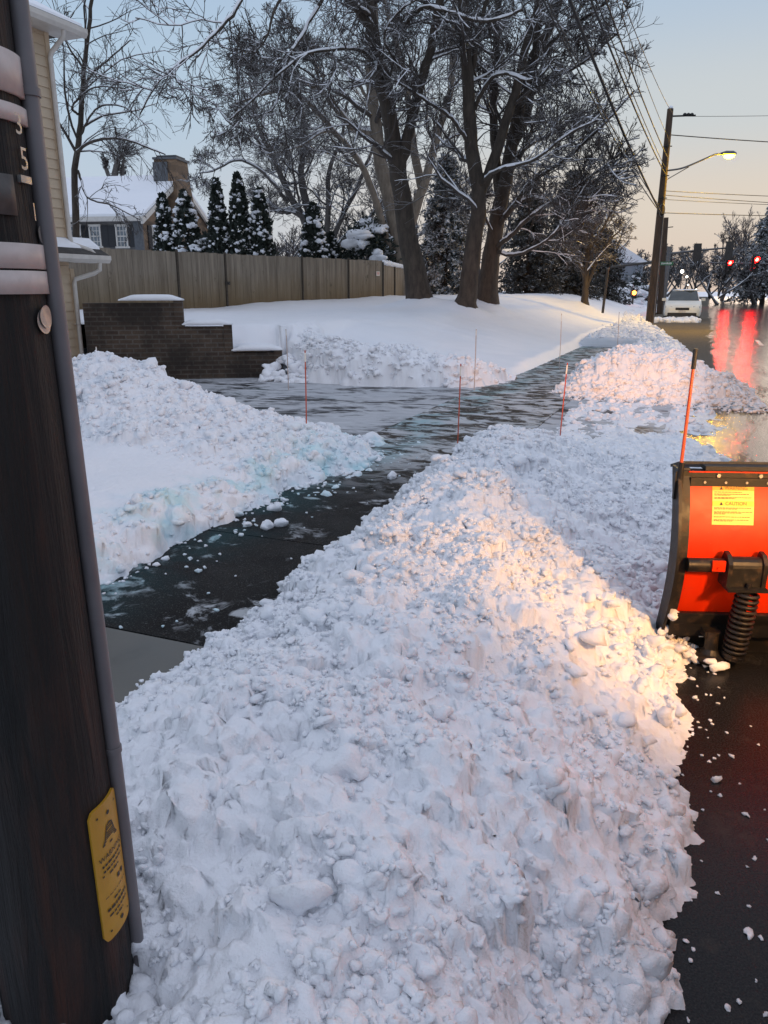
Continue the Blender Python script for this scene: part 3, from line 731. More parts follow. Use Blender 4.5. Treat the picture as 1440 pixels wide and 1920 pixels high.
for ch, (u, v), h in (('3', (28, 213), .052), ('5', (39, 283), .056), ('1', (58, 388), .046)):
    v2, f = text_mesh(ch); z0 = zcen(u, v); a0 = pole_ang(u, z0)
    mb = MB(); on_pole(v2, f, a0, z0, h*.82, .006, mb)
    adopt(np_, mb.build('number_digit', M_alu))
adopt(np_, wrap(pole_ang(33, zcen(40, 322)), pole_ang(52, zcen(40, 322)), zcen(40, 330), zcen(40, 315), .003, .003, 8).build('tag', M_alu))
for u, v, a0, r in ((80, 430, .80, .013), (79, 606, .72, .020), (80, 598, .66, .018)):
    z0 = zcen(u, v); a0 = pole_ang(u, z0); k = np.linspace(0, 2*math.pi, 21)[:-1]; v2 = np.stack([np.cos(k)*r, np.sin(k)*r], 1)
    mb = MB(); on_pole(v2, [list(range(20))], a0, z0, 1.0, .005+.002*(v == 598), mb)
    o = adopt(np_, mb.build('disc_tag', M_alu))
# bolt through the plate
q0 = pole_pt(np.array(.15), np.array(zcen(30, 358)), 0.0); dv = np.array([math.cos(P_dir+.15), math.sin(P_dir+.15), 0])
mb = MB(); mb.tube([q0-dv*.02, q0+dv*.03], .012, 10); mb.tube([q0+dv*.02, q0+dv*.032], .02, 6); adopt(np_, mb.build('bolt', M_dark))
# grey cable guard up the right flank, pale conduit on the left
def pole_side(a, z, off): return pole_pt(np.array(a), np.array(z), off)
mb = MB(); zs = [.05, .6, 1.2, 1.8, 2.4, 4.5]
aG = math.pi/2-.14
pts = np.array([pole_side(aG, z, .011) for z in zs]); mb.tube(pts, .0145, 20)
for z in (zcen(250, 1485), zcen(90, 130)):
    p = pole_side(aG, z, .011); mb.tube([p-[0, 0, .006], p+[0, 0, .006]], .017, 20)
adopt(np_, mb.build('cable_guard', M_guard, smooth=True))
mb = MB(); pts = np.array([pole_side(-1.45, z, .020) for z in [-.02, .35, .62, .64, 1.2, 2.4, 4.5]]); mb.tube(pts, [.016]*7, 16)
for z in (.47, 1.5):
    p = pole_side(-1.45, z, .02); mb.tube([p-[0, 0, .005], p+[0, 0, .005]], .019, 16)
adopt(np_, mb.build('conduit', M_pipe, smooth=True))
# yellow plate with the bell
zt, zb = at_y(205, 1532, PY-.07)[2], at_y(215, 1782, PY-.08)[2]; a0, a1 = pole_ang(178, (zt+zb)/2), pole_ang(238, (zt+zb)/2)
zm, am = (zt+zb)/2, (a0+a1)/2; wS = (a1-a0)*prad(zm)/2; hS = (zt-zb)/2
def rrect(w_, h_, r, n=6):
    p = []
    for cx, cy, s0 in ((w_-r, h_-r, 0), (-w_+r, h_-r, 1), (-w_+r, -h_+r, 2), (w_-r, -h_+r, 3)):
        for i in range(n+1):
            th = s0*math.pi/2+i/n*math.pi/2; p.append((cx+r*math.cos(th), cy+r*math.sin(th)))
    return np.array(p)
def fill_strips(w_, h_, r, nx=15):
    x = np.linspace(-w_, w_, nx); c = np.where(np.abs(x) > w_-r, h_-r+np.sqrt(np.maximum(r*r-(np.abs(x)-w_+r)**2, 0)), h_)
    v = np.concatenate([np.stack([x, c], 1), np.stack([x, -c], 1)]); f = [[i, nx+i, nx+i+1, i+1] for i in range(nx-1)]; return v, f
mb = MB(); v2, f = fill_strips(wS, hS, .014); on_pole(v2, f, am, zm, 1., .006, mb)
rim = list(range(15))+list(range(29, 14, -1)); n0 = len(v2)
va = pole_pt(am+v2[:, 0]/prad(zm), zm+v2[:, 1], .006); vb = pole_pt(am+v2[:, 0]/prad(zm), zm+v2[:, 1], .001)
mb.add(np.vstack([va, vb]), [[rim[i-1], rim[i], n0+rim[i], n0+rim[i-1]] for i in range(30)])
plate = adopt(np_, mb.build('warning_plate', M_yel))
ink = MB()
def strip(x0, x1, y0, y1, off=.0072, mb=None, n=6):
    x = np.linspace(x0, x1, n); v2 = np.concatenate([np.stack([x, np.full(n, y1)], 1), np.stack([x, np.full(n, y0)], 1)])
    on_pole(v2, [[i, n+i, n+i+1, i+1] for i in range(n-1)], am, zm, 1., off, mb if mb is not None else ink)
def outline(p, wd, off=.0072):
    for i in range(len(p)-1):
        a, b = np.array(p[i]), np.array(p[i+1]); d = (b-a)/np.linalg.norm(b-a); n_ = np.array([-d[1], d[0]])*wd
        on_pole(np.array([a-n_, b-n_, b+n_, a+n_]), [[0, 1, 2, 3]], am, zm, 1., off, ink)
bell = [(-.024, .061), (-.017, .070), (-.012, .086), (-.008, .098), (.008, .098), (.012, .086), (.017, .070), (.024, .061), (-.024, .061)]
outline(bell, .0013); outline([(-.021, .0655), (.021, .0655)], .0009); outline([(-.011, .089), (.011, .089)], .0012); outline([(-.010, .093), (.010, .093)], .0009)
for k in range(4): outline([(-.014+.001*k, .0705+.004*k), (.014-.001*k, .0705+.004*k)], .0011)
outline([(-.004, .058), (.004, .058)], .002); outline([(-.003, .100), (.003, .100)], .0016)
v2, f = text_mesh('WARNING'); on_pole(v2, f, am, zm+.036, .0155, .0072, ink)
lg = np.random.default_rng(3)
def fake_line(y, half, h_):
    x = -half
    while x < half:
        w_ = lg.uniform(.004, .011); strip(x, min(x+w_, half), y-h_, y+h_, n=2); x += w_+.003
fake_line(.020, .032, .0026); fake_line(.008, .030, .0022); fake_line(-.004, .015, .0022)
fake_line(-.050, .034, .0008); fake_line(-.066, .012, .0022); fake_line(-.080, .032, .0034); fake_line(-.094, .029, .0022); fake_line(-.106, .012, .002)
for x in (.010, .024): outline([(x-.004, -.029), (x+.004, -.029)], .005)
for x, y, r in ((0, .122, .0045), (.004, -.124, .005), (-.030, .128, .0024), (.030, .128, .0024), (-.030, -.128, .0024), (.030, -.128, .0024), (-.032, .0, .0022), (.032, .03, .0022)):
    k = np.linspace(0, 2*math.pi, 11)[:-1]; on_pole(np.stack([x+np.cos(k)*r, y+np.sin(k)*r], 1), [list(range(10))], am, zm, 1., .0075, ink)
adopt(np_, ink.build('printing', M_ink)); 
pr = COL.objects['printing']; pr.parent = plate; pr.location = (0, 0, 0)

# snow packed against the foot of the pole
gg = np.random.default_rng(31); n_ = 70; a_ = gg.uniform(-1.7, 1.9, n_); rr_ = prad(.45)+gg.uniform(-.01, .06, n_)
mb = MB(); mb.add(*lumps(np.stack([PX+rr_*np.cos(P_dir+a_)-0*a_, PY+rr_*np.sin(P_dir+a_), .22+gg.uniform(-.06, .03, n_)], 1), gg.uniform(.012, .045, n_), 3, .75, .45, 32))
adopt(np_, mb.build('packed_snow', M_snow, smooth=True))
# ================================================================ snow plough
PW = 2.35
p0 = at_px(1229, 3.34, .02)
pa = math.radians(-3.5)
plow = thing('snow_plow', 'orange red snow plough blade with black frame and spring seen from behind', 'snow plough', (p0[0], p0[1], 0), pa); plow.scale = (1, 1, 1.045)
t = NT('orange red plough paint'); g = t.pos(obj=True)
n = t.noise(9, 5, .65, g); sc = t.noise(70, 4, .75, t.pos((1, .3, 1), obj=True))
col = t.mix(t.ramp(n, [(.3, 0.), (.75, 1.)]), (.62, .022, .0012), (.68, .034, .0018))
col = t.mix(t.ramp(sc, [(.64, 0.), (.72, .85)]), col, (.10, .05, .028))
col = t.mix(t.ramp(t.noise(4.5, 6, .72, t.pos((1, 1, 2), obj=True)), [(.58, 0.), (.72, .16)]), col, (.24, .12, .07))
M_or = t.set(col, t.ramp(n, [(.3, .34), (.7, .5)]), t.bump(sc, .06, .001), Specular_IOR_Level=.3)
t = NT('rusty scratched black steel'); g = t.pos(obj=True)
n = t.noise(16, 6, .7, g)
M_blk = t.set(t.mix(t.ramp(n, [(.52, 0.), (.72, 1.)]), (.012, .011, .011), (.075, .045, .025)), t.ramp(n, [(.3, .35), (.7, .65)]), t.bump(n, .25, .004), Metallic=.3)
M_rub = mottled('black rubber', (.012, .012, .013), (.025, .025, .026), 30, .7, .3, .003, obj=True)
M_stick = mottled('orange plastic rod', (.55, .07, .02), (.62, .09, .03), 40, .35)
M_tip = mottled('black rod tip', (.012, .012, .012), (.02, .02, .02), 40, .5)
M_lab = mottled('yellow label', (.66, .60, .10), (.74, .68, .15), 30, .5, .03)
M_labo = mottled('orange label band', (.74, .36, .03), (.78, .42, .04), 30, .5, .03)
M_laba = mottled('amber label band', (.78, .56, .03), (.80, .60, .05), 30, .5, .03)
ZB, ZT = .115, .835
def prof(z):                       # back face of the mouldboard: bulges towards the truck
    k = (np.asarray(z)-ZB)/(ZT-ZB); return -(.085*np.sin(math.pi*np.clip(k, -.1, 1.1))+.0)
kz = np.linspace(ZB+.02, ZT-.045, 26)
outer = [(prof(z), z) for z in kz]; inner = [(prof(z)+.006, z) for z in kz[::-1]]
ex, ey, ez = (1, 0, 0), (0, 1, 0), (0, 0, 1)
mb = MB(); mb.prism(outer+inner, (0, 0, 0), ey, ez, ex, .055, PW-.055)
bl = mb.build('moldboard', M_or, plow, smooth=False)
for p in bl.data.polygons: p.use_smooth = len(p.vertices) == 4
bl.data.set_sharp_from_angle(angle=math.radians(30))
for x0 in (0.0, PW-.06):
    mb = MB(); kz2 = np.linspace(.05, ZT+.015, 24)
    mb.prism([(prof(z)-.055-.02*math.sin(math.pi*(z-.05)/.8), z) for z in kz2]+[(prof(z)+.03, z) for z in kz2[::-1]], (0, 0, 0), ey, ez, ex, x0, x0+.014)
    mb.prism([(prof(z)-.030, z) for z in kz2]+[(prof(z)-.012, z) for z in kz2[::-1]], (0, 0, 0), ey, ez, ex, x0+.014 if x0 == 0 else x0-.046, x0+.06 if x0 == 0 else x0)
    mb.build('end_rib', M_blk, plow)
mb = MB(); mb.box((PW/2+.01, -.012, .818), (PW-.02, .05, .044)); mb.box((PW/2, -.045, .795), (PW-.12, .012, .036)); mb.build('top_channel', M_blk, plow)
mb = MB(); mb.box((PW/2+.05, .005, .850), (PW-.15, .075, .018)); mb.box((PW/2+.02, .09, .842), (PW-.02, .14, .012), [[1, 0, 0], [0, .95, -.3], [0, .3, .95]]); mb.build('deflector_flap', M_rub, plow)
mb = MB(); mb.box((PW/2, -.041, .8375), (PW-.10, .006, .005)); mb.build('edge_trim', M_or, plow)
for x in np.arange(.18, PW, .18):
    mb = MB(); mb.tube([(x, -.030, .822), (x, -.046, .822)], .009, 6); mb.build('bolt', M_alu, plow)
for x in np.arange(.12, .7, .09):
    mb = MB(); mb.tube([(x, -.050, .795), (x, -.056, .795)], .006, 6); mb.build('bolt', M_alu, plow)
mb = MB(); mb.prism([(-.075, .10), (-.085, .20), (-.02, .20), (-.01, .10)], (0, 0, 0), ey, ez, ex, .03, PW-.03)
mb.prism([(-.070, .125), (-.098, .212), (-.090, .216), (-.060, .13)], (0, 0, 0), ey, ez, ex, .05, PW-.05)
mb.build('bottom_frame', M_blk, plow)
mb = MB(); mb.prism([(-.012, .0), (-.030, .135), (.004, .135), (.010, .0)], (0, 0, 0), ey, ez, ex, .0, PW); mb.build('cutting_edge', M_blk, plow)
# caked snow
g2 = np.random.default_rng(8); c = []; r = []
for x, z, R in ((.035, .20, .028), (.05, .19, .02), (.02, .11, .03), (.06, .10, .026), (.04, .125, .02), (.52, .14, .022), (.5, .12, .018), (.45, .12, .015), (.22, .11, .022), (.25, .12, .018), (.19, .10, .02), (.62, .11, .025), (1.2, .12, .03), (1.6, .13, .03)):
    c.append((x, float(prof(z))-.05, z)); r.append(R)
for k_ in range(len(c)):
    mb = MB(); mb.add(*lumps(np.array(c[k_:k_+1]), np.array(r[k_:k_+1]), 3, .7, .45, 77+k_)); mb.build('caked_snow', M_snow, plow, smooth=True)
# trip pipe, clamps, springs
zp = .455; yp = float(prof(zp))-.052
mb = MB(); mb.tube([(.055, yp, zp), (PW-.055, yp, zp)], .030, 20); mb.build('trip_pipe', M_blk, plow, smooth=True)
for xs in (.30, 1.02, 1.78):
    mb = MB(); mb.box((xs, yp-.022, zp-.045), (.155, .04, .085)); mb.box((xs, yp-.045, zp-.085), (.17, .075, .012))
    mb.tube([(xs-.08, yp, zp), (xs+.08, yp, zp)], .040, 18)
    for dx in (-.075, .075):
        mb.prism([(-.05, -.09), (-.055, .02), (-.02, .055), (.02, .06), (.05, .0), (.05, -.09)], (xs+dx, yp, zp), ey, ez, ex, -.009, .009)
    mb.build('spring_bracket', M_blk, plow)
    mb = MB(); mb.box((xs-.12, yp-.034, zp+.008), (.055, .012, .045)); mb.tube([(xs-.12, yp-.038, zp), (xs-.12, yp-.046, zp)], .008, 8); mb.build('red_clip', M_or, plow)
    th = np.linspace(0, 13*2*math.pi, 13*14); k = th/th[-1]; rr = .043+.004*np.sin(k*3)
    pts = np.stack([xs+.012+rr*np.cos(th)-.02*k, yp-.055+rr*np.sin(th)+.018*k, zp-.09-.31*k], 1)
    mb = MB(); mb.tube(pts, .0085, 6); mb.build('coil_spring', M_blk, plow, smooth=True)
    mb = MB(); mb.tube([(xs+.012, yp-.055, zp-.06), (xs-.008, yp-.037, .045)], .012, 10); mb.tube([(xs-.006, yp-.039, .075), (xs-.008, yp-.037, .050)], .050, 12); mb.build('spring_rod', M_blk, plow)
for xs in (.205, PW-.24):
    mb = MB(); mb.lathe([(.0, .0), (.062, .0), (.075, .018), (.072, .03), (.045, .040), (.03, .06), (.028, .14), (.0, .14)], (xs, -.135, .012), 20)
    mb.box((xs, -.10, .135), (.07, .09, .03)); sh = mb.build('skid_shoe', M_blk, plow)
    mb = MB(); mb.add(*lumps(np.array([[xs-.06, -.15, .02], [xs+.01, -.205, .018], [xs-.02, -.2, .035], [xs+.05, -.19, .02]]), np.array([.03, .036, .022, .02]), 2, .6, .35, 5)); mb.build('packed_snow', M_snow, sh, smooth=True)
# marker rod
for x0 in (.008, PW-.008):
    mb = MB(); y0 = -.055
    mb.tube([(x0, y0, .82), (x0+.004, y0, 1.05), (x0+.006, y0-.004, 1.285)], [.0075, .007, .0065], 10); rod = mb.build('marker_rod', M_stick, plow, smooth=True)
    mb = MB(); mb.tube([(x0+.0058, y0-.004, 1.265), (x0+.0072, y0-.004, 1.345)], .0098, 12); mb.build('rod_tip', M_tip, rod)
    mb = MB(); mb.box((x0, y0+.008, .78), (.036, .02, .12)); mb.tube([(x0, y0, .80), (x0+.003, y0, .88)], .0135, 10); mb.build('rod_holder', M_blk, rod)
# warning label
LX0, LX1, LZ0, LZ1 = .165, .345, .615, .775
def lab_quad(x0, x1, z0, z1, off, mb, n=5):
    z = np.linspace(z0, z1, n); v = np.concatenate([np.stack([np.full(n, x), prof(z)-off, z], 1) for x in (x0, x1)])
    mb.add(v, [[i, n+i, n+i+1, i+1] for i in range(n-1)])
mb = MB(); lab_quad(LX0, LX1, LZ0, LZ1, .0015, mb, 9); lab = mb.build('warning_label', M_lab, plow)
mb = MB(); lab_quad(LX0, LX1, LZ1-.020, LZ1, .0022, mb); mb.build('warning_band', M_labo, lab)
mb = MB(); lab_quad(LX0, LX1, LZ1-.083, LZ1-.062, .0022, mb); mb.build('caution_band', M_laba, lab)
mb = MB()
for s_, zc_ in (('WARNING', LZ1-.0102), ('CAUTION', LZ1-.0727)):
    v2, f = text_mesh(s_); k = .0205; z = zc_+v2[:, 1]*k
    mb.add(np.stack([(LX0+LX1)/2+.012+v2[:, 0]*k, prof(z)-.0032, z], 1), f)
    x = (LX0+LX1)/2-.052; tri = np.array([[-.008, -.006], [.008, -.006], [0, .0075]]); z = zc_+tri[:, 1]
    mb.add(np.stack([x+tri[:, 0], prof(z)-.0032, z], 1), [[0, 1, 2]])
for z, ww in ((.026, .12), (.034, .15), (.0385, .07), (.048, .16), (.0525, .09), (.090, .16), (.0945, .1), (.106, .165), (.1105, .12), (.115, .05), (.127, .155), (.139, .15), (.1435, .08)):
    x = LX0+.008
    while x < LX0+.008+ww:
        w_ = lg.uniform(.006, .016); lab_quad(x, min(x+w_, LX0+.008+ww), LZ1-z-.0013, LZ1-z+.0013, .0030, mb, 2); x += w_+.0022
mb.build('lettering', M_ink, lab)

# ================================================================ pickup truck carrying the plough (beside the camera, seen in the wet road)
TA = math.radians(-10)
trk = thing('pickup_truck', 'dark red pickup truck carrying the plough, headlamps lit, mirrored in the wet road', 'truck', (2.42, .55, 0), TA)
M_red = mottled('dark red truck paint', (.22, .008, .010), (.28, .012, .012), 4, .25, .02, .001, obj=True)
M_chr = mottled('dull chrome', (.5, .5, .5), (.6, .6, .6), 10, .2, .02, .001, 1.0, obj=True)
M_glass = mottled('dark window glass', (.01, .012, .014), (.015, .017, .02), 3, .05, .0, obj=True)
M_tyre = mottled('tyre rubber', (.015, .015, .015), (.03, .03, .03), 30, .85, .3, .004, obj=True)
def hull(sections):                 # loft of closed outlines of equal length
    mb = MB(); n = len(sections[0]); V = np.concatenate([np.array(s_, float) for s_ in sections])
    q = [[k*n+i, k*n+(i+1) % n, (k+1)*n+(i+1) % n, (k+1)*n+i] for k in range(len(sections)-1) for i in range(n)]
    mb.add(V, q+[list(range(n))[::-1], [(len(sections)-1)*n+i for i in range(n)]]); return mb
def sect(y, w_, z0, z1, r=.12):
    h = w_/2; return [(-h, y, z0), (h, y, z0), (h+.02, y, (z0+z1)/2), (h, y, z1-r), (h-r, y, z1), (-h+r, y, z1), (-h, y, z1-r), (-h-.02, y, (z0+z1)/2)]
hull([sect(-4.2, 1.9, .55, 1.25), sect(-1.7, 1.96, .5, 1.25), sect(-.2, 1.98, .5, 1.27), sect(.9, 1.94, .55, 1.22), sect(1.25, 1.84, .62, 1.12)]).build('body', M_red, trk)
hull([sect(-2.0, 1.76, 1.2, 1.30, .03), sect(-1.8, 1.6, 1.25, 1.85), sect(-.75, 1.6, 1.25, 1.87), sect(-.15, 1.74, 1.2, 1.30, .03)]).build('cab', M_red, trk)
mb = MB(); mb.box((0, -.44, 1.57), (1.4, .02, .55), [[1, 0, 0], [0, .69, .72], [0, -.72, .69]])
for sx_ in (-1, 1): mb.box((sx_*.80, -1.27, 1.55), (.02, .9, .40), [[1, 0, sx_*-.12], [0, 1, 0], [0, 0, 1]])
mb.build('windows', M_glass, trk)
mb = MB(); mb.box((0, 1.26, .60), (1.9, .16, .22)); mb.build('bumper', M_dark, trk)
mb = MB(); mb.box((0, 1.25, .93), (1.0, .06, .30)); mb.build('grille', M_dark, trk)
for sx_ in (-.9, .9):
    for y in (.35, -3.2):
        mb = MB(); mb.tube([(sx_-.12, y, .40), (sx_+.12, y, .40)], .40, 28); wh = mb.build('wheel', M_tyre, trk)
        mb = MB(); mb.tube([(sx_-.125, y, .40), (sx_+.125, y, .40)], .22, 18); mb.build('rim', M_chr, wh)
mb = MB()
for sx_ in (-.35, .35): mb.box((sx_, 1.75, .40), (.08, 1.0, .10))
mb.box((0, 2.15, .38), (1.5, .12, .12)); mb.build('plough_mount', M_blk, trk)
M_lens = emit('lit headlamp lens', (1., .74, .42), 18)
HL = 135.0
for sx_ in (-.80, .80):
    mb = MB(); mb.box((sx_, 1.275, .98), (.26, .05, .30)); h = mb.build('headlamp', M_chr, trk)
    mb = MB(); mb.box((sx_, 1.304, .98), (.22, .008, .26)); mb.build('lens', M_lens, h)
    for en, cone, bl_, el in ((HL, 166, .62, 86), (1750, 25, .6, 87.9)):      # wide spill and the low beam proper
        L = bpy.data.lights.new('headlamp_beam', 'SPOT'); L.energy = en; L.color = (1., .49, .15) if cone > 90 else (1., .44, .15); L.shadow_soft_size = .05
        L.spot_size = math.radians(cone); L.spot_blend = bl_
        lo = bpy.data.objects.new('headlamp_beam', L); COL.objects.link(lo); lo.parent = h
        lo.location = (sx_, 1.34, 1.08); lo.rotation_euler = (math.radians(el), 0, math.radians(3))

# amber marker on the front corner
mb = MB(); mb.box((-.955, 1.10, .90), (.03, .16, .09)); mk = mb.build('corner_marker', emit('lit amber marker lens', (1., .38, .12), 6), trk)
L = bpy.data.lights.new('marker_glow', 'POINT'); L.energy = 9; L.color = (1., .45, .13); L.shadow_soft_size = .05
lo = bpy.data.objects.new('marker_glow', L); COL.objects.link(lo); lo.parent = mk; lo.location = (-1.03, 1.12, .90)
# ================================================================ stepped brick wall by the driveway
def brick_mat(name, c1, c2, mortar, bw, bh, axis, msize=.012):
    """bricks laid along a horizontal world direction"""
    t = NT(name); p = t.sep(t.n('ShaderNodeNewGeometry').outputs['Position'])
    u = t.math('ADD', t.math('MULTIPLY', p[0], float(axis[0])), t.math('MULTIPLY', p[1], float(axis[1])))
    c = t.n('ShaderNodeCombineXYZ'); t.l(u, c.inputs[0]); t.l(p[2], c.inputs[1])
    b = t.n('ShaderNodeTexBrick'); t.l(c.outputs[0], b.inputs['Vector'])
    b.inputs['Color1'].default_value = tuple(c1)+(1,); b.inputs['Color2'].default_value = tuple(c2)+(1,); b.inputs['Mortar'].default_value = tuple(mortar)+(1,)
    b.inputs['Scale'].default_value = 1.0; b.inputs['Brick Width'].default_value = bw; b.inputs['Row Height'].default_value = bh; b.inputs['Mortar Size'].default_value = msize
    b.inputs['Bias'].default_value = -.1
    n = t.noise(1.4, 5, .65); n2 = t.noise(30, 4, .7)
    col = t.mix(t.ramp(n, [(.40, 0.), (.62, .8)]), b.outputs['Color'], (.018, .014, .012))
    col = t.mix(t.ramp(n2, [(.35, .35), (.75, 0.)]), col, (.02, .016, .014))
    return t.set(col, .9, t.bump(b.outputs['Fac'], -.6, .006, t.bump(n2, .4, .006)))
M_brick = brick_mat('sooty brown brick', (.075, .048, .034), (.12, .082, .056), (.14, .12, .10), .225, .078, wd)
M_brick_e = brick_mat('brown brick pier end', (.085, .055, .038), (.13, .088, .06), (.13, .11, .09), .225, .078, wn)
M_cap = mottled('grey cap stone', (.12, .11, .10), (.2, .185, .17), 14, .8, .3, .006)
rw = thing('retaining_wall', 'dark brick retaining wall in three snow capped steps beside the driveway', 'brick wall', (W0[0], W0[1], 0))
steps = [(-.15, e1, z1), (e1, e2, z2), (e2, e3, z3)]
for a, b, z in steps:
    mb = MB(); mb.box(wl((a+b)/2, .13, z/2-.06), (b-a, .26, z+.12), wax); adopt(rw, mb.build('brick_step', [M_brick]))
for b, z in ((e1, z1), (e2, z2), (e3, z3)):     # end piers, a whisker wider than the wall
    z0 = {e1: z2, e2: z3, e3: -.06}[b]
    mb = MB(); mb.box(wl(b+.075, .13, (z+z0)/2+.02), (.15, .30, z-z0+.04), wax); adopt(rw, mb.build('brick_pier', M_brick_e))
def snow_slab(a, b, z, h, seed, w_=.40):
    n, k = max(14, int((b-a)/.06)), 9
    xs = np.linspace(a, b, n); V = []
    for i, x in enumerate(xs):
        en = min(1, 4*min(i, n-1-i)/n+.25)
        for j in range(k):
            th = math.pi*j/(k-1); yy = -.5*math.cos(th)*w_*(.94+.06*en); zz = (math.sin(th)**.55)*h*en*(1+.22*perlin(np.array(x*2.1), np.array(seed+.5), seed))
            V.append(wl(x, .13+yy+.015*perlin(np.array(x*3), np.array(j*.6), seed), z+float(zz)))
    idx = np.arange(n*k).reshape(n, k); mb = MB()
    mb.add(np.array(V), [[idx[i, j], idx[i, j+1], idx[i+1, j+1], idx[i+1, j]] for i in range(n-1) for j in range(k-1)]+[list(idx[0]), list(idx[-1][::-1])]+[[idx[i, 0], idx[i+1, 0], idx[i+1, k-1], idx[i, k-1]] for i in range(n-1)])
    return mb
for a, b, z, s_ in ((.45, e1+.17, z1+.04, 1), (e1+.12, e2+.17, z2+.04, 2), (e2+.12, e3+.17, z3+.04, 3)):
    adopt(rw, snow_slab(a, b, z, .10, s_).build('snow_cap', M_snow, smooth=True))

# ================================================================ board fence
F0 = np.array([-7.8, 19.5]); F1 = np.array([-.05, 28.15]); F2 = np.array([2.6, 36.5])
t = NT('weathered fence boards'); g = t.pos((1, 1, .07))
n = t.noise(7, 6, .68, g); n2 = t.noise(45, 4, .7, g)
z = t.sep(t.n('ShaderNodeNewGeometry').outputs['Position'])[2]
col = t.mix(t.ramp(n, [(.30, 0.), (.72, 1.)]), (.12, .10, .078), (.33, .285, .225))
alg = t.ramp(t.math('ADD', z, t.math('MULTIPLY', t.noise(1.5, 3), .5)), [(.0, 1.), (1., 0.)])
wet = t.n('ShaderNodeMapRange'); t.l(t.math('ADD', z, t.math('MULTIPLY', t.noise(1.3, 4, .6), -.8)), wet.inputs[0]); wet.inputs[1].default_value = .80; wet.inputs[2].default_value = 1.75; wet.inputs[3].default_value = .8; wet.inputs[4].default_value = 0
col = t.mix(wet.outputs[0], col, t.mix(n, (.10, .068, .030), (.20, .135, .06)))
spots = t.ramp(t.noise(3.0, 6, .8, t.pos((1, 1, .5))), [(.60, 0.), (.68, .7)])
col = t.mix(spots, col, (.05, .042, .032))
M_fence = t.set(col, .85, t.bump(n2, .5, .006))
M_post = mottled('dark fence post', (.035, .028, .022), (.08, .065, .05), 18, .85, .4, .006)
fn = thing('board_fence', 'long grey brown wooden board fence with mouldy foot behind the snowy lawn', 'fence', (F1[0], F1[1], 0))
frng = np.random.default_rng(4)
def fence_run(A_, B_, zt0, zt1, posts):
    L = np.linalg.norm(B_-A_); d = (B_-A_)/L; nrm = np.array([d[1], -d[0]])
    ax = [[d[0], d[1], 0], [nrm[0], nrm[1], 0], [0, 0, 1]]
    cuts = [0]+list(posts)+[L]
    for k in range(len(cuts)-1):
        a, b = cuts[k], cuts[k+1]; mb = MB(); x = a+.03; bw = .145
        while x < b-.03:
            w_ = min(bw, b-.03-x); zt = zt0+(zt1-zt0)*(x/L)+frng.uniform(-.012, .012)
            p = A_+d*(x+w_/2)+nrm*frng.uniform(-.006, .006)
            mb.box((p[0], p[1], (zt+.2)/2), (w_-.004, .022, zt-.2), ax); x += bw
        # saw-tooth picket tips
        adopt(fn, mb.build('board_panel', M_fence))
    for x in cuts[:-1]:
        zt = zt0+(zt1-zt0)*x/L; p = A_+d*x+nrm*.016
        mb = MB(); mb.box((p[0], p[1], (zt+.24)/2), (.055, .06, zt-.16), ax); adopt(fn, mb.build('fence_post', M_post))
    return d, nrm
def f_cut(u, A_, B_):
    d = (B_-A_); k = (u-720)/1502.0
    # intersection of the photo column's ray with the fence line
    tt = (k*A_[1]-A_[0])/(d[0]-k*d[1]); return tt*np.linalg.norm(d)
z_l = at_y(165, 466, 19.95)[2]; z_r = at_y(716, 489, 28.1)[2]
fd, fnm = fence_run(F0, F1, z_l+.03, z_r, [f_cut(u, F0, F1) for u in (335, 424, 567, 653)])
fence_run(F1, F2, at_y(726, 494, 28.3)[2], at_y(812, 515, 36)[2], [1.4, 3.9, 6.4])
# gate latch and small notice
def fpt(u, v, out=.03):
    q = F0+fd*f_cut(u, F0, F1)+fnm*out; return np.array([q[0], q[1], at_y(u, v, q[1])[2]])
fax = [[fd[0], fd[1], 0], [fnm[0], fnm[1], 0], [0, 0, 1]]
p = fpt(425, 531, .06); mb = MB(); mb.box(p, (.16, .03, .09), fax); mb.tube([p+[.03, -.03, 0], p+[.03, -.06, 0]], .02, 8); adopt(fn, mb.build('gate_latch', M_dark))
p = fpt(707, 513, .045); mb = MB(); mb.box(p, (.17, .012, .15), fax); nt_ = adopt(fn, mb.build('notice', mottled('white notice board', (.62, .58, .54), (.70, .66, .62), 20, .5)))
M_redink = mottled('red print', (.55, .05, .04), (.6, .08, .06), 40, .6)
mb = MB()
mb.box(p+np.array([fnm[0], fnm[1], 0])*.008+[0, 0, .02], (.12, .004, .022), fax); mb.box(p+np.array([fnm[0], fnm[1], 0])*.008+[0, 0, -.02], (.09, .004, .014), fax)
o = adopt(fn, mb.build('print', M_redink)); o.parent = nt_; o.location = (0, 0, 0)
for u0, u1, s_ in ((735, 762, 3),):
    pass
# snow lying on the far run of the fence, next to the trunks
A_ = F1; d2 = (F2-F1)/np.linalg.norm(F2-F1); z0 = at_y(726, 494, 28.3)[2]; zE = at_y(812, 515, 36)[2]
mb = MB(); c = []; r = []
for x in np.arange(.1, 3.2, .11): c.append((A_[0]+d2[0]*x, A_[1]+d2[1]*x, z0+(zE-z0)*x/8.7+.03)); r.append(.11*(1-.2*x/3))
mb.add(*lumps(np.array(c), np.array(r), 2, .8, .2, 4)); adopt(fn, mb.build('snow_cap', M_snow_far, smooth=True))

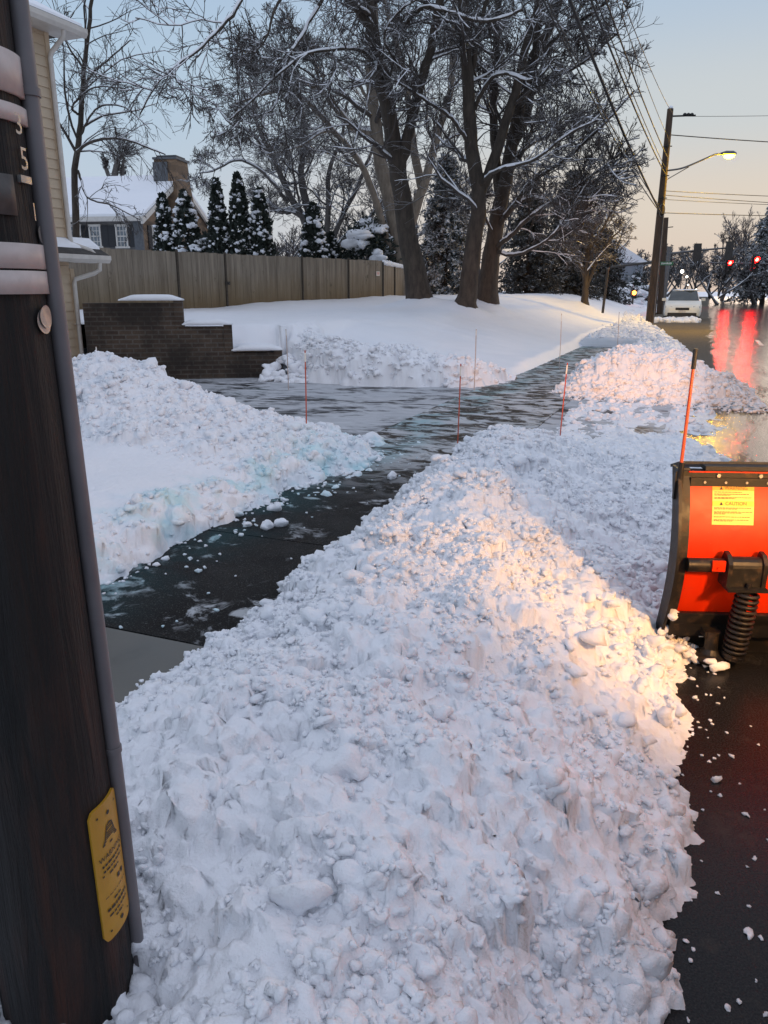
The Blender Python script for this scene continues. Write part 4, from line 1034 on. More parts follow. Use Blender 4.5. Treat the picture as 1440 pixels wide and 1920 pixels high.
# ================================================================ near house (beige siding)
M_trim = mottled('white painted trim', (.50, .47, .43), (.60, .57, .53), 6, .5, .05)
t = NT('beige vinyl siding'); n = t.noise(3, 4, .6)
M_side = t.set(t.mix(n, (.46, .36, .25), (.54, .43, .31)), .55, t.bump(t.noise(60, 3, .6, t.pos((1, 1, 8))), .1, .002))
M_shing = mottled('dark roof shingles', (.03, .028, .027), (.07, .065, .06), 12, .9, .4, .01)
HC = at_px(158, 14.0, .1)[:2]; Dx = np.array([D[0], D[1], 0]); Nx = np.array([N[0], N[1], 0]); Zx = np.array([0, 0, 1.])
hs = thing('sided_house', 'beige sided house with white gutters and downspouts behind the near pole', 'house', (HC[0], HC[1], 0))
def hp(a, out, z): return np.array([HC[0], HC[1], 0])+Dx*a+Nx*out+Zx*z
zE1 = at_y(128, 62, 14.0)[2]; zE2 = at_y(150, 492, 14.0)[2]
def siding(a0, a1, z0, z1, out0, name, lap=.152):
    zs = np.arange(z0, z1, lap); p = [(-.10, z0)]
    for z_ in zs:
        zt = min(z_+lap, z1); p += [(.020, z_), (.004, zt)]
    p += [(-.10, z1)]
    mb = MB(); mb.prism([(o_+out0, z_) for o_, z_ in p], (HC[0], HC[1], 0), Nx, Zx, Dx, a0, a1); return adopt(hs, mb.build(name, M_side))
siding(-9.5, -.09, zE2-.05, zE1, 0, 'upper_wall'); siding(-9.5, -.09, -.1, zE2-.055, 0, 'lower_wall')
siding(-.2, .34, 1.25, zE2-.06, -.55, 'side_wall')
mb = MB(); mb.box(hp(-5, -2.6, (zE1-.1)/2), (9.6, 5.0, zE1-.3), [Dx, Nx, Zx]); adopt(hs, mb.build('house_core', M_side))
mb = MB(); mb.box(hp(-.045, .0, (zE1+zE2)/2), (.09, .06, zE1-zE2), [Dx, Nx, Zx]); mb.box(hp(-.045, .0, (zE2-.15)/2), (.09, .06, zE2-.06), [Dx, Nx, Zx]); adopt(hs, mb.build('corner_board', M_side))
# eaves
def eave(a0, a1, z, over, name, snow):
    mb = MB(); mb.prism([(-.05, z), (over, z), (over, z+.03), (-.05, z+.03)], (HC[0], HC[1], 0), Nx, Zx, Dx, a0, a1); adopt(hs, mb.build('soffit', M_trim))
    mb = MB(); gp = [(over+.002, z-.005), (over+.06, z-.005), (over+.10, z+.05), (over+.10, z+.12), (over+.09, z+.12), (over+.002, z+.10)]
    mb.prism(gp, (HC[0], HC[1], 0), Nx, Zx, Dx, a0, a1+.02); adopt(hs, mb.build('gutter', M_trim))
    mb = MB(); mb.prism([(over+.08, z+.128), (-1.2 if name == 'roof' else -.02, z+.128+(.75 if name == 'roof' else .22)), (-1.2 if name == 'roof' else -.02, z+.06), (over-.02, z+.06)], (HC[0], HC[1], 0), Nx, Zx, Dx, a0, a1); rf = adopt(hs, mb.build(name, M_shing))
    mb = MB(); b = -1.2 if name == 'roof' else -.02; hh = .75 if name == 'roof' else .22
    k0 = over+.04 if name == 'roof' else over-.10
    kk = (k0-b)/(over+.08-b)
    mb.prism([(k0, z+.132+hh*(1-kk)), (k0-.02, z+.18+hh*(1-kk)), (b, z+.20+hh), (b, z+.132+hh)], (HC[0], HC[1], 0), Nx, Zx, Dx, a0, a1-.02); s_ = adopt(hs, mb.build('roof_snow', M_snow_far, smooth=False)); 
eave(-9.6, .42, zE1, .34, 'roof', True)
eave(-9.6, .52, zE2, .30, 'pent_roof', True)
def pipe(name, pts, r=.038):
    mb = MB(); mb.tube(np.array(pts), r, 10); adopt(hs, mb.build(name, M_trim, smooth=True))
pipe('downspout', [hp(-.02, .36, zE1-.0), hp(-.02, .34, zE1-.10), hp(-.06, .10, zE1-.30), hp(-.06, .07, zE1-.38), hp(-.06, .07, zE2+.42), hp(-.04, .09, zE2+.30), hp(.20, .26, zE2+.20), hp(.26, .30, zE2+.12)])
pipe('downspout', [hp(.30, .34, zE2-.0), hp(.30, .33, zE2-.12), hp(.24, .25, zE2-.18), hp(-.06, .09, zE2-.28), hp(-.07, .07, zE2-.36), hp(-.07, .07, .1)])

# ================================================================ stone house behind the fence
HB = at_y(270, 470, 45.0)[:2]; g_d = np.array([.177, .984]); f_d = np.array([-.984, .177])      # gable and facade directions
sh_ = thing('stone_house', 'brown stone house with snowy roof and big end chimney beyond the fence', 'house', (HB[0], HB[1], 0))
def sp(f_, g_, z): q = HB+f_d*f_+g_d*g_; return np.array([q[0], q[1], z])
zEv = at_y(270, 406, 45)[2]; zAp = at_y(338, 338, 50)[2]; GL = 9.6
t = NT('rubble stone wall'); g = t.pos((1, 1, 2.6))
vo = t.n('ShaderNodeTexVoronoi'); vo.inputs['Scale'].default_value = 1.7; t.l(g, vo.inputs['Vector']); vd2 = t.n('ShaderNodeTexVoronoi', feature='DISTANCE_TO_EDGE'); vd2.inputs['Scale'].default_value = 1.7; t.l(g, vd2.inputs['Vector'])
n = t.noise(5, 4, .6)
col = t.mix(t.sep(vo.outputs['Color'])[0], (.10, .066, .042), (.26, .165, .10)); col = t.mix(t.ramp(vd2.outputs['Distance'], [(.0, .7), (.08, 0.)]), col, (.09, .075, .06))
M_stone = t.set(t.mix(t.ramp(n, [(.3, 0.), (.8, .5)]), col, (.15, .10, .065)), .9, t.bump(vd2.outputs['Distance'], .5, .03))
M_stone_f = mottled('grey stone facade', (.10, .098, .10), (.17, .165, .16), 3, .9, .4, .02)
M_shut = mottled('black shutter', (.012, .013, .016), (.02, .02, .024), 20, .6)
M_pane = mottled('dark window pane', (.10, .12, .14), (.22, .25, .28), 1.5, .15)
M_lead = mottled('grey flashing slate', (.07, .075, .085), (.11, .115, .125), 8, .6)
FL = 9.0
mb = MB(); v = [sp(0, 0, .5), sp(0, GL, .5), sp(0, GL, zEv), sp(0, GL/2, zAp), sp(0, 0, zEv)]; v += [x+np.array([f_d[0], f_d[1], 0])*.4 for x in v]
mb.add(v, [[0, 1, 2, 3, 4], [9, 8, 7, 6, 5]]+[[i, 5+i, 5+(i+1) % 5, (i+1) % 5] for i in range(5)]); adopt(sh_, mb.build('gable_wall', M_stone))
sax = [[f_d[0], f_d[1], 0], [-g_d[0], -g_d[1], 0], [0, 0, 1]]
mb = MB(); mb.box(sp(FL/2+.42, .18, (zEv+.5)/2), (FL-.02, .3, zEv-.5), sax); adopt(sh_, mb.build('front_wall', M_stone_f))
mb = MB(); mb.box(sp(.22, -.02, (zEv+.5)/2), (.5, .16, zEv-.5), sax); adopt(sh_, mb.build('corner_pier', M_lead))
mb = MB(); mb.box(sp(FL/2, -.20, zEv-.12), (FL+.5, .40, .24), sax); adopt(sh_, mb.build('cornice', M_trim))
def roof_part(mat, name, lift, th, ov):
    mb = MB(); sl = (zAp-zEv)/(GL/2); pr_ = [(-ov, zEv-sl*ov+lift), (GL/2, zAp+lift), (GL+ov, zEv-sl*ov+lift), (GL+ov, zEv-sl*ov+lift+th), (GL/2, zAp+lift+th), (-ov, zEv-sl*ov+lift+th)]
    v = [sp(-.25, a, b) for a, b in pr_]+[sp(FL+.2, a, b) for a, b in pr_]
    q = [[i, (i+1) % 6, 6+(i+1) % 6, 6+i] for i in range(6)]
    mb.add(v, q+[[0, 5, 4, 1], [1, 4, 3, 2], [6, 7, 10, 11], [7, 8, 9, 10]]); return adopt(sh_, mb.build(name, mat))
rf = roof_part(M_lead, 'roof', 0, .10, .35)
sn = roof_part(M_snow_far, 'roof_snow', .11, .18, .28)
sl = (zAp-zEv)/(GL/2)
for sg in (0, 1):
    mb = MB(); a0, a1 = ((-.40, GL/2) if sg == 0 else (GL/2, GL+.40)); zA = zEv-sl*.40; P_ = [(a0, zA if sg == 0 else zAp), (a1, zAp if sg == 0 else zA)]
    v = [sp(-.30, a, b+dz) for a, b in P_ for dz in (-.20, .08)]+[sp(-.26+.1, a, b+dz) for a, b in P_ for dz in (-.20, .08)]
    mb.add(v, [[0, 2, 3, 1], [4, 5, 7, 6], [0, 1, 5, 4], [2, 6, 7, 3], [1, 3, 7, 5], [0, 4, 6, 2]]); adopt(sh_, mb.build('rake_board', M_trim))
zCh = at_y(330, 303, 49.8)[2]
mb = MB(); cg = GL/2
def ring(f0, f1, g0, g1, z): return [sp(f0, g0, z), sp(f1, g0, z), sp(f1, g1, z), sp(f0, g1, z)]
mb = hull([ring(-.55, .35, cg-1.35, cg+1.35, .5), ring(-.55, .35, cg-1.3, cg+1.3, zAp-1.6), ring(-.50, .9, cg-.95, cg+.95, zAp-.2), ring(-.45, .9, cg-.85, cg+.85, zCh)])
chm = adopt(sh_, mb.build('chimney', M_stone))
mb = MB(); mb.add(np.array(ring(.05, .95, cg-.95, cg-.87, zAp-.6)+ring(.05, .95, cg-.95, cg-.87, zCh-.15)), [[0, 3, 2, 1], [4, 5, 6, 7], [0, 1, 5, 4], [1, 2, 6, 5], [2, 3, 7, 6], [3, 0, 4, 7]])
o = adopt(sh_, mb.build('flue_slate', M_lead)); 
mb = MB(); mb.box(sp(.2, cg, zCh+.06), (1.5, 1.9, .12), sax); mb.box(sp(.2, cg, zCh+.22), (1.2, 1.3, .06), sax)
for dx in (-.5, .5): mb.box(sp(.2+dx, cg, zCh+.15), (.1, .9, .14), sax)
adopt(sh_, mb.build('chimney_cap', M_lead))
def window(cen, ax, w_, h_, shut, name='window'):
    ax = np.array(ax, float); n_ = ax[1]
    fr = MB()
    for dx, dz, sx_, sz_ in ((-w_/2, 0, .09, h_), (w_/2, 0, .09, h_), (0, h_/2, w_+.14, .12), (0, 0, w_, .06), (0, -h_/2-.02, w_+.24, .10)):
        fr.box(cen+ax[0]*dx+ax[2]*dz+n_*.03, (sx_, .10, sz_), ax)
    for dx in (-w_/6, w_/6): fr.box(cen+ax[0]*dx+n_*.02, (.03, .05, h_-.08), ax)
    for dz in (-h_/4, h_/4): fr.box(cen+ax[2]*dz+n_*.021, (w_-.08, .045, .03), ax)
    f_ = adopt(sh_, fr.build(name, M_trim))
    pn = MB(); pn.box(cen+n_*.005, (w_-.04, .03, h_-.04), ax); o = pn.build('pane', M_pane); o.parent = f_
    for dx in shut:
        s_ = MB(); s_.box(cen+ax[0]*dx*(w_/2+.29)+n_*.03, (.42, .05, h_+.02), ax)
        for k in range(8): s_.box(cen+ax[0]*dx*(w_/2+.29)+ax[2]*(-h_/2+.1+k*h_/8)+n_*.06, (.34, .02, .06), ax)
        adopt(sh_, s_.build('shutter', M_shut))
def facade_f(u): k = (u-720)/1502; return (k*HB[1]-HB[0])/(f_d[0]-k*f_d[1])
for u in (153, 189, 238):
    f_ = facade_f(u); q = HB+f_d*f_; window(sp(f_, .0, at_y(u, 443, q[1])[2]), [[-f_d[0], -f_d[1], 0], [-g_d[0], -g_d[1], 0], [0, 0, 1]], .62, 1.12, (-1, 1))
k = (299-720)/1502; g_ = (k*HB[1]-HB[0])/(g_d[0]-k*g_d[1]); q = HB+g_d*g_
window(sp(-.02, g_, at_y(299, 447, q[1])[2]), [[g_d[0], g_d[1], 0], [-f_d[0], -f_d[1], 0], [0, 0, 1]], .95, 1.25, (-1,))

# ================================================================ driveway marker stakes
M_st_r = mottled('red fibreglass stake', (.42, .06, .03), (.5, .09, .04), 30, .4)
M_st_w = mottled('pale fibreglass stake', (.50, .40, .36), (.6, .5, .45), 30, .4)
M_st_t = mottled('white reflector tape', (.7, .68, .62), (.75, .73, .68), 30, .4)
for (ut, vt), (ub, vb), z, m_, lab in (
        ((572, 657), (574, 806), .34, M_st_r, 'thin red marker stake rising from the tail of the left snow mound'),
        ((864, 682), (857, 842), .07, M_st_r, 'thin red marker stake at the path behind the head of the near bank'),
        ((1064, 680), (1048, 826), .05, M_st_r, 'thin red marker stake at the left foot of the peach snow pile'),
        ((536, 617), (540, 700), .40, M_st_w, 'pale marker stake beside the lowest step of the brick wall'),
        ((893, 617), (890, 700), .45, M_st_w, 'pale marker stake standing in the ploughed lawn ridge right of its middle'),
        ((1053, 588), (1049, 688), .12, M_st_w, 'pale marker stake beside the far end of the bare path'),
        ((1161, 585), (1157, 662), .25, M_st_w, 'pale marker stake in the verge snow behind the peach snow pile'),
        ((180, 650), (185, 690), .60, M_st_w, 'short pale marker stake before the dark brick wall')):
    b = at_z(ub, vb, z); tp = at_y(ut, vt, b[1]); tp = b+(tp-b)
    s_ = thing('marker_stake', lab, 'marker stake', b, group='driveway marker stakes')
    rel = tp-b; mb = MB(); mb.tube([np.array([0, 0, -.25]), rel*.5+[.003, 0, 0], rel], .0075 if m_ is M_st_w else .0065, 6); mb.build('rod', m_, s_)
    mb = MB(); mb.tube([rel*.86, rel*.97], .0085, 6); mb.build('reflector_band', M_st_t, s_)
# ================================================================ trees
def catmull(pts, K):
    p = np.asarray(pts, float); p = np.vstack([2*p[0]-p[1], p, 2*p[-1]-p[-2]]); n = len(p)-3
    t_ = np.linspace(0, n-1e-6, K); i = t_.astype(int); f = (t_-i)[:, None]
    a, b, c, d = p[i], p[i+1], p[i+2], p[i+3]
    return .5*((2*b)+(c-a)*f+(2*a-5*b+4*c-d)*f**2+(3*b-a-3*c+d)*f**3)
def unit(v): return v/(np.linalg.norm(v, axis=-1, keepdims=True)+1e-9)
def spawn(P, R, L, g, n, f0, ang, lr, K, wig, up, rr, rmin, f1=1.0, taper=.25, flat=0.0):
    """n children from every branch in P (B,k,3)"""
    B, k, _ = P.shape; f = g.uniform(f0, f1, (B, n)); x = f*(k-1); i = np.minimum(x.astype(int), k-2); w_ = (x-i)[..., None]
    bi = np.arange(B)[:, None]; p = P[bi, i]*(1-w_)+P[bi, i+1]*w_; tg = unit(P[bi, i+1]-P[bi, i])
    r = (R[bi, i]*(1-w_[..., 0])+R[bi, i+1]*w_[..., 0])
    rnd = g.normal(size=(B, n, 3)); rnd[..., 2] *= (1-flat); perp = unit(np.cross(tg, rnd)); 
    a = np.radians(g.uniform(ang[0], ang[1], (B, n)))[..., None]
    d = (np.cos(a)*tg+np.sin(a)*perp).reshape(-1, 3); p = p.reshape(-1, 3)
    ln = (L[:, None]*g.uniform(lr[0], lr[1], (B, n))*(1.15-.55*f)).reshape(-1)
    r0 = np.maximum((r*g.uniform(rr[0], rr[1], (B, n))).reshape(-1), rmin)
    Q = np.empty((len(p), K, 3)); Q[:, 0] = p; st_ = ln/(K-1)
    for s_ in range(1, K):
        d = unit(d+wig*g.normal(size=d.shape)+np.array([0, 0, up])); Q[:, s_] = Q[:, s_-1]+d*st_[:, None]
    RR = np.maximum(r0[:, None]*np.linspace(1, taper, K)[None], rmin*.75)
    return Q, RR, ln
def add_branches(mb, P, R, n):
    v, q = tubes(P, R, n); mb.add(v, q)
def snow_on(mb, P, R, g, thr=.78, k=1.0, cover=.85):
    """snow lying along the upper side of the branches"""
    T = unit(P[:, 1:]-P[:, :-1]); ok = (np.abs(T[..., 2]).mean(1) < thr) & (g.random(len(P)) < cover)
    P, R = P[ok], R[ok]
    if len(P) == 0: return
    Q = P.copy(); Rs = np.minimum(R*.95*k, .02+R*.5)+.004; Q[..., 2] += R*.75
    Rs = Rs*(.75+.5*g.random(Rs.shape))
    Rs[:, -1] *= .4; v, q = tubes(Q, Rs, 5)
    mb.add(v, q)
def bare_tree(name, label, cat, stems, levels, bark, seed, group=None, base=None, sides=9, snow=1.0, K=26, twigmat=None, snowmat=None, cover=.85, subs=()):
    """stems: (points, r0, r1). levels: dicts for spawn()"""
    g = np.random.default_rng(seed)
    b = stems[0][0][0] if base is None else base
    tr = thing(name, label, cat, b, group=group)
    tk = MB(); sn = MB(); cr = MB()
    SP = []; SR = []; SL = []
    for pts, r0, r1 in stems:
        c = catmull(pts, K); L = np.linalg.norm(np.diff(c, axis=0), axis=1).sum()
        k = np.linspace(0, 1, K); r = r0+(r1-r0)*k**.8
        if pts is stems[0][0]: r = r*(1+.35*np.exp(-k*14))
        c = c+(g.normal(size=c.shape)*np.minimum(r, .05)[:, None]*.22)*(np.arange(K) > 0)[:, None]
        v, q = tubes(c[None], r[None], sides)
        v = v+.07*np.repeat(r, sides)[:, None]*perlin(v[:, 0]*7+v[:, 2]*2, v[:, 1]*7+v[:, 2]*1.2, seed)[:, None]
        tk.add(v, q); SP.append(c); SR.append(r); SL.append(L)
        if snow: snow_on(sn, c[None, 3:], r[None, 3:], g, .80, snow, 1.1)
    adopt(tr, tk.build('trunk', bark, smooth=True))
    P = np.array(SP); R = np.array(SR); L = np.array(SL)
    pools = [(P, R, L)]
    for li, lv in enumerate(levels):
        lv = dict(lv); src = lv.pop('src', -1); ns = lv.pop('sides', 5); sw = lv.pop('snow', 1)
        P, R, L = pools[src]
        P, R, L = spawn(P, R, L, g, **lv); pools.append((P, R, L))
        add_branches(cr, P, R, ns)
        if sw and snow: snow_on(sn, P, R, g, .82, snow, cover*(.65 if li else 1))
    adopt(tr, cr.build('crown', twigmat or bark, smooth=True))
    if snow and sn.v: adopt(tr, sn.build('snow_cover', snowmat or M_snow_far, smooth=True))
    return tr
B_dark = bark_mat('dark maple bark', (.026, .020, .015), (.075, .058, .044), snow=False)
B_tan = bark_mat('tan beech bark', (.13, .105, .08), (.25, .205, .16), .35, .8)
B_grey = bark_mat('grey bark', (.07, .062, .056), (.14, .125, .115), .3, .7)
B_twig = bark_mat('snowy dark twigs', (.036, .029, .026), (.075, .062, .054), .45, .95, amt=.68)
B_twig2 = bark_mat('snowy grey twigs', (.05, .043, .04), (.10, .086, .078), .42, .9, amt=.7)
B_far = bark_mat('far winter twigs', (.045, .038, .037), (.085, .072, .068), .4, .9, amt=.6)
B_farp = bark_mat('pale far twigs', (.10, .075, .065), (.17, .13, .11), .4, .9, amt=.5)
def px(u, v, Y): return at_y(u, v, Y)
def base_pt(u, Y, dz=-.15):
    p = at_px(u, Y, 1.0); z = ground_at(p[0], Y); p = at_px(u, Y, z); return np.array([p[0], Y, z+dz])
def std(k=1.0, rmin=.0072): return [
    dict(n=int(9*k), f0=.35, ang=(35, 70), lr=(.22, .42), K=9, wig=.11, up=.03, rr=(.28, .5), rmin=.02, sides=6),
    dict(n=7, f0=.12, ang=(30, 65), lr=(.38, .75), K=8, wig=.12, up=.015, rr=(.40, .62), rmin=.013, sides=5),
    dict(n=5, f0=.10, ang=(28, 60), lr=(.42, .80), K=6, wig=.12, up=.02, rr=(.5, .7), rmin=.0095, sides=4, snow=0),
    dict(n=3, f0=.10, ang=(22, 50), lr=(.50, .95), K=5, wig=.12, up=.03, rr=(.55, .75), rmin=rmin, sides=3, snow=0)]

Y1 = 23.0
b1 = base_pt(787, Y1)
bare_tree('maple_tree', 'leaning dark bare maple with a forked trunk in front of the fence end', 'tree', [
    ([b1, px(770, 470, Y1), px(752, 360, Y1), px(738, 270, Y1-.1), px(722, 180, Y1-.2), px(703, 90, Y1-.3), px(690, -20, Y1-.4), px(680, -200, Y1)], .31, .14),
    ([px(748, 330, Y1), px(765, 255, Y1-.2), px(785, 170, Y1-.4), px(808, 90, Y1-.6), px(824, 0, Y1-.7), px(850, -160, Y1-.8)], .17, .09),
    ([px(706, 100, Y1-.3), px(690, 45, Y1-.5), px(650, -5, Y1-.9), px(590, -70, Y1-1.5), px(520, -130, Y1-2)], .15, .06),
    ([px(722, 170, Y1-.2), px(690, 105, Y1-1), px(640, 92, Y1-1.6), px(560, 110, Y1-2.2), px(470, 190, Y1-2.6), px(430, 225, Y1-2.8)], .055, .018),
    ([px(620, -30, Y1-1.2), px(570, 60, Y1-1.8), px(535, 120, Y1-2), px(515, 200, Y1-2.2), px(470, 222, Y1-2.4)], .05, .015),
    ([px(590, -70, Y1-1.5), px(520, 10, Y1-2.4), px(500, 70, Y1-2.6), px(470, 110, Y1-2.8)], .045, .015),
    ([px(520, -130, Y1-2), px(450, 5, Y1-3), px(420, 45, Y1-3.2), px(370, 95, Y1-3.5), px(300, 150, Y1-4), px(262, 215, Y1-4)], .06, .014),
    ([px(780, 180, Y1-.4), px(745, 120, Y1-1), px(720, 70, Y1-1.3), px(750, 20, Y1-1.4), px(800, -10, Y1-1.6)], .05, .02),
    ([px(745, 60, Y1-.6), px(800, 15, Y1-1.4), px(900, 40, Y1-2), px(980, 20, Y1-2.4)], .06, .03)],
    [dict(n=8, f0=.32, ang=(35, 75), lr=(.20, .42), K=9, wig=.17, up=-.01, rr=(.25, .42), rmin=.016, sides=6)]+std()[1:], B_dark, 101, twigmat=B_twig)
Y2 = 22.6
b2 = base_pt(872, Y2)
bare_tree('maple_tree', 'dark bare maple with a swollen fork, right of the leaning maple', 'tree', [
    ([b2, px(877, 545, Y2), px(888, 450, Y2), px(898, 370, Y2), px(886, 290, Y2), px(880, 190, Y2-.1), px(874, 90, Y2-.2), px(866, -20, Y2-.3), px(860, -180, Y2)], .29, .11),
    ([px(898, 365, Y2), px(922, 310, Y2+.1), px(945, 240, Y2+.2), px(968, 165, Y2+.3), px(985, 90, Y2+.4), px(1010, 0, Y2+.5), px(1040, -150, Y2)], .17, .08),
    ([px(884, 280, Y2), px(850, 225, Y2-.5), px(800, 190, Y2-1), px(740, 150, Y2-1.5)], .06, .025),
    ([px(896, 350, Y2), px(930, 320, Y2-.8), px(1000, 300, Y2-1.6), px(1060, 255, Y2-2.3), px(1120, 225, Y2-3)], .06, .02),
    ([px(884, 210, Y2), px(930, 140, Y2-.6), px(1000, 150, Y2-1.4), px(1040, 110, Y2-2)], .06, .02),
    ([px(882, 150, Y2), px(905, 30, Y2-.2), px(935, -60, Y2-.2)], .08, .04)],
    [dict(n=9, f0=.30, ang=(35, 75), lr=(.20, .42), K=9, wig=.17, up=0, rr=(.25, .42), rmin=.016, sides=6)]+std()[1:], B_dark, 102, twigmat=B_twig)
Y3 = 24.5
b3 = base_pt(912, Y3)
bare_tree('maple_tree', 'many stemmed bare maple spreading low snowy limbs towards the road', 'tree', [
    ([b3, px(918, 500, Y3), px(930, 420, Y3), px(945, 350, Y3), px(958, 280, Y3), px(975, 200, Y3+.1), px(1000, 110, Y3+.2), px(1035, 40, Y3+.3), px(1070, -60, Y3)], .30, .10),
    ([px(938, 390, Y3), px(930, 300, Y3+.2), px(925, 200, Y3+.4), px(930, 100, Y3+.5), px(935, 0, Y3+.5), px(940, -140, Y3)], .15, .08),
    ([px(955, 290, Y3), px(990, 210, Y3-.3), px(1003, 110, Y3-.5), px(1012, 0, Y3-.6), px(1020, -120, Y3)], .13, .07),
    ([px(930, 430, Y3), px(960, 390, Y3-.6), px(1000, 340, Y3-1.2), px(1060, 300, Y3-2), px(1130, 235, Y3-2.8), px(1190, 170, Y3-3.4)], .09, .02),
    ([px(925, 470, Y3), px(960, 440, Y3-.8), px(1010, 395, Y3-1.6), px(1080, 350, Y3-2.4), px(1150, 300, Y3-3.2)], .08, .02),
    ([px(924, 470, Y3), px(965, 478, Y3-1), px(1010, 460, Y3-2), px(1045, 430, Y3-2.6), px(1110, 330, Y3-3.4)], .06, .018),
    ([px(932, 420, Y3), px(990, 372, Y3-.6), px(1060, 380, Y3-1.8), px(1130, 330, Y3-2.6), px(1180, 320, Y3-3)], .06, .018),
    ([px(1000, 110, Y3+.2), px(1060, 60, Y3-.4), px(1130, 10, Y3-1), px(1190, -50, Y3-1.4)], .08, .02),
    ([px(975, 200, Y3), px(1030, 150, Y3-.8), px(1090, 120, Y3-1.6), px(1160, 60, Y3-2.4)], .07, .02),
    ([px(930, 450, Y3), px(905, 400, Y3-.6), px(880, 370, Y3-1), px(850, 360, Y3-1.4)], .05, .02)],
    [dict(n=11, f0=.28, ang=(30, 70), lr=(.20, .42), K=9, wig=.16, up=.0, rr=(.25, .42), rmin=.016, sides=6)]+std()[1:], B_dark, 103, twigmat=B_twig)
# pale sycamore-like tree behind the fence
Y4 = 31.0
b4 = px(752, 545, Y4); b4[2] = .9
bare_tree('beech_tree', 'pale tan trunked bare tree behind the fence with a long arching limb', 'tree', [
    ([b4, px(748, 470, Y4), px(735, 390, Y4), px(716, 320, Y4), px(704, 230, Y4), px(695, 130, Y4), px(700, 30, Y4), px(690, -120, Y4)], .36, .15),
    ([px(712, 290, Y4), px(700, 256, Y4), px(662, 240, Y4-.3), px(632, 205, Y4-.6), px(605, 172, Y4-.8), px(570, 155, Y4-1), px(540, 130, Y4-1.2), px(490, 125, Y4-1.4)], .17, .05),
    ([px(745, 490, Y4), px(722, 440, Y4-.2), px(700, 360, Y4-.4), px(668, 295, Y4-.6), px(625, 245, Y4-.8), px(590, 205, Y4-1), px(548, 172, Y4-1.2), px(500, 175, Y4-1.4), px(440, 195, Y4-1.6)], .17, .04),
    ([px(770, 420, Y4), px(800, 330, Y4), px(820, 250, Y4), px(845, 170, Y4), px(850, 60, Y4), px(860, -80, Y4)], .20, .08),
    ([px(790, 350, Y4+.5), px(775, 270, Y4+.5), px(765, 180, Y4+.5), px(745, 90, Y4+.5), px(720, 0, Y4+.5)], .18, .07),
    ([px(600, 170, Y4-.8), px(590, 120, Y4-1), px(560, 60, Y4-1.2), px(520, 40, Y4-1.4)], .07, .02),
    ([px(700, 200, Y4), px(650, 130, Y4-.6), px(600, 90, Y4-1), px(560, 90, Y4-1.4)], .07, .02),
    ([px(625, 245, Y4-.8), px(600, 250, Y4-1), px(560, 275, Y4-1.3), px(500, 290, Y4-1.6)], .06, .02)],
    [dict(n=10, f0=.30, ang=(35, 75), lr=(.20, .42), K=9, wig=.18, up=.0, rr=(.25, .42), rmin=.018, sides=6)]+std(rmin=.009)[1:], B_tan, 104, twigmat=B_twig2)
# broad crown behind the arborvitae
Y5 = 36.0
b5 = px(606, 520, Y5); b5[2] = .9
bare_tree('bare_tree', 'wide crowned many stemmed bare tree behind the pointed evergreens', 'tree', [
    ([b5, px(590, 440, Y5), px(560, 400, Y5), px(520, 395, Y5), px(490, 370, Y5)], .26, .08),
    ([px(604, 500, Y5), px(575, 420, Y5), px(545, 370, Y5), px(515, 300, Y5), px(485, 240, Y5), px(470, 160, Y5)], .22, .06),
    ([px(606, 480, Y5), px(580, 400, Y5), px(565, 330, Y5), px(570, 260, Y5), px(560, 170, Y5), px(540, 110, Y5)], .22, .06),
    ([px(610, 480, Y5), px(615, 400, Y5), px(618, 320, Y5), px(640, 260, Y5), px(650, 190, Y5)], .16, .05),
    ([px(612, 480, Y5), px(640, 410, Y5), px(670, 350, Y5), px(690, 300, Y5), px(715, 240, Y5)], .14, .05),
    ([px(614, 490, Y5), px(650, 440, Y5), px(690, 410, Y5), px(730, 360, Y5)], .12, .04),
    ([px(540, 380, Y5), px(500, 330, Y5), px(450, 300, Y5), px(400, 320, Y5), px(370, 325, Y5)], .09, .02),
    ([px(515, 300, Y5), px(470, 250, Y5), px(430, 230, Y5), px(400, 190, Y5)], .09, .02)],
    [dict(n=10, f0=.25, ang=(35, 75), lr=(.20, .40), K=8, wig=.20, up=.02, rr=(.25, .45), rmin=.018, sides=5)]+std(rmin=.010)[1:], B_grey, 105, twigmat=B_twig2)
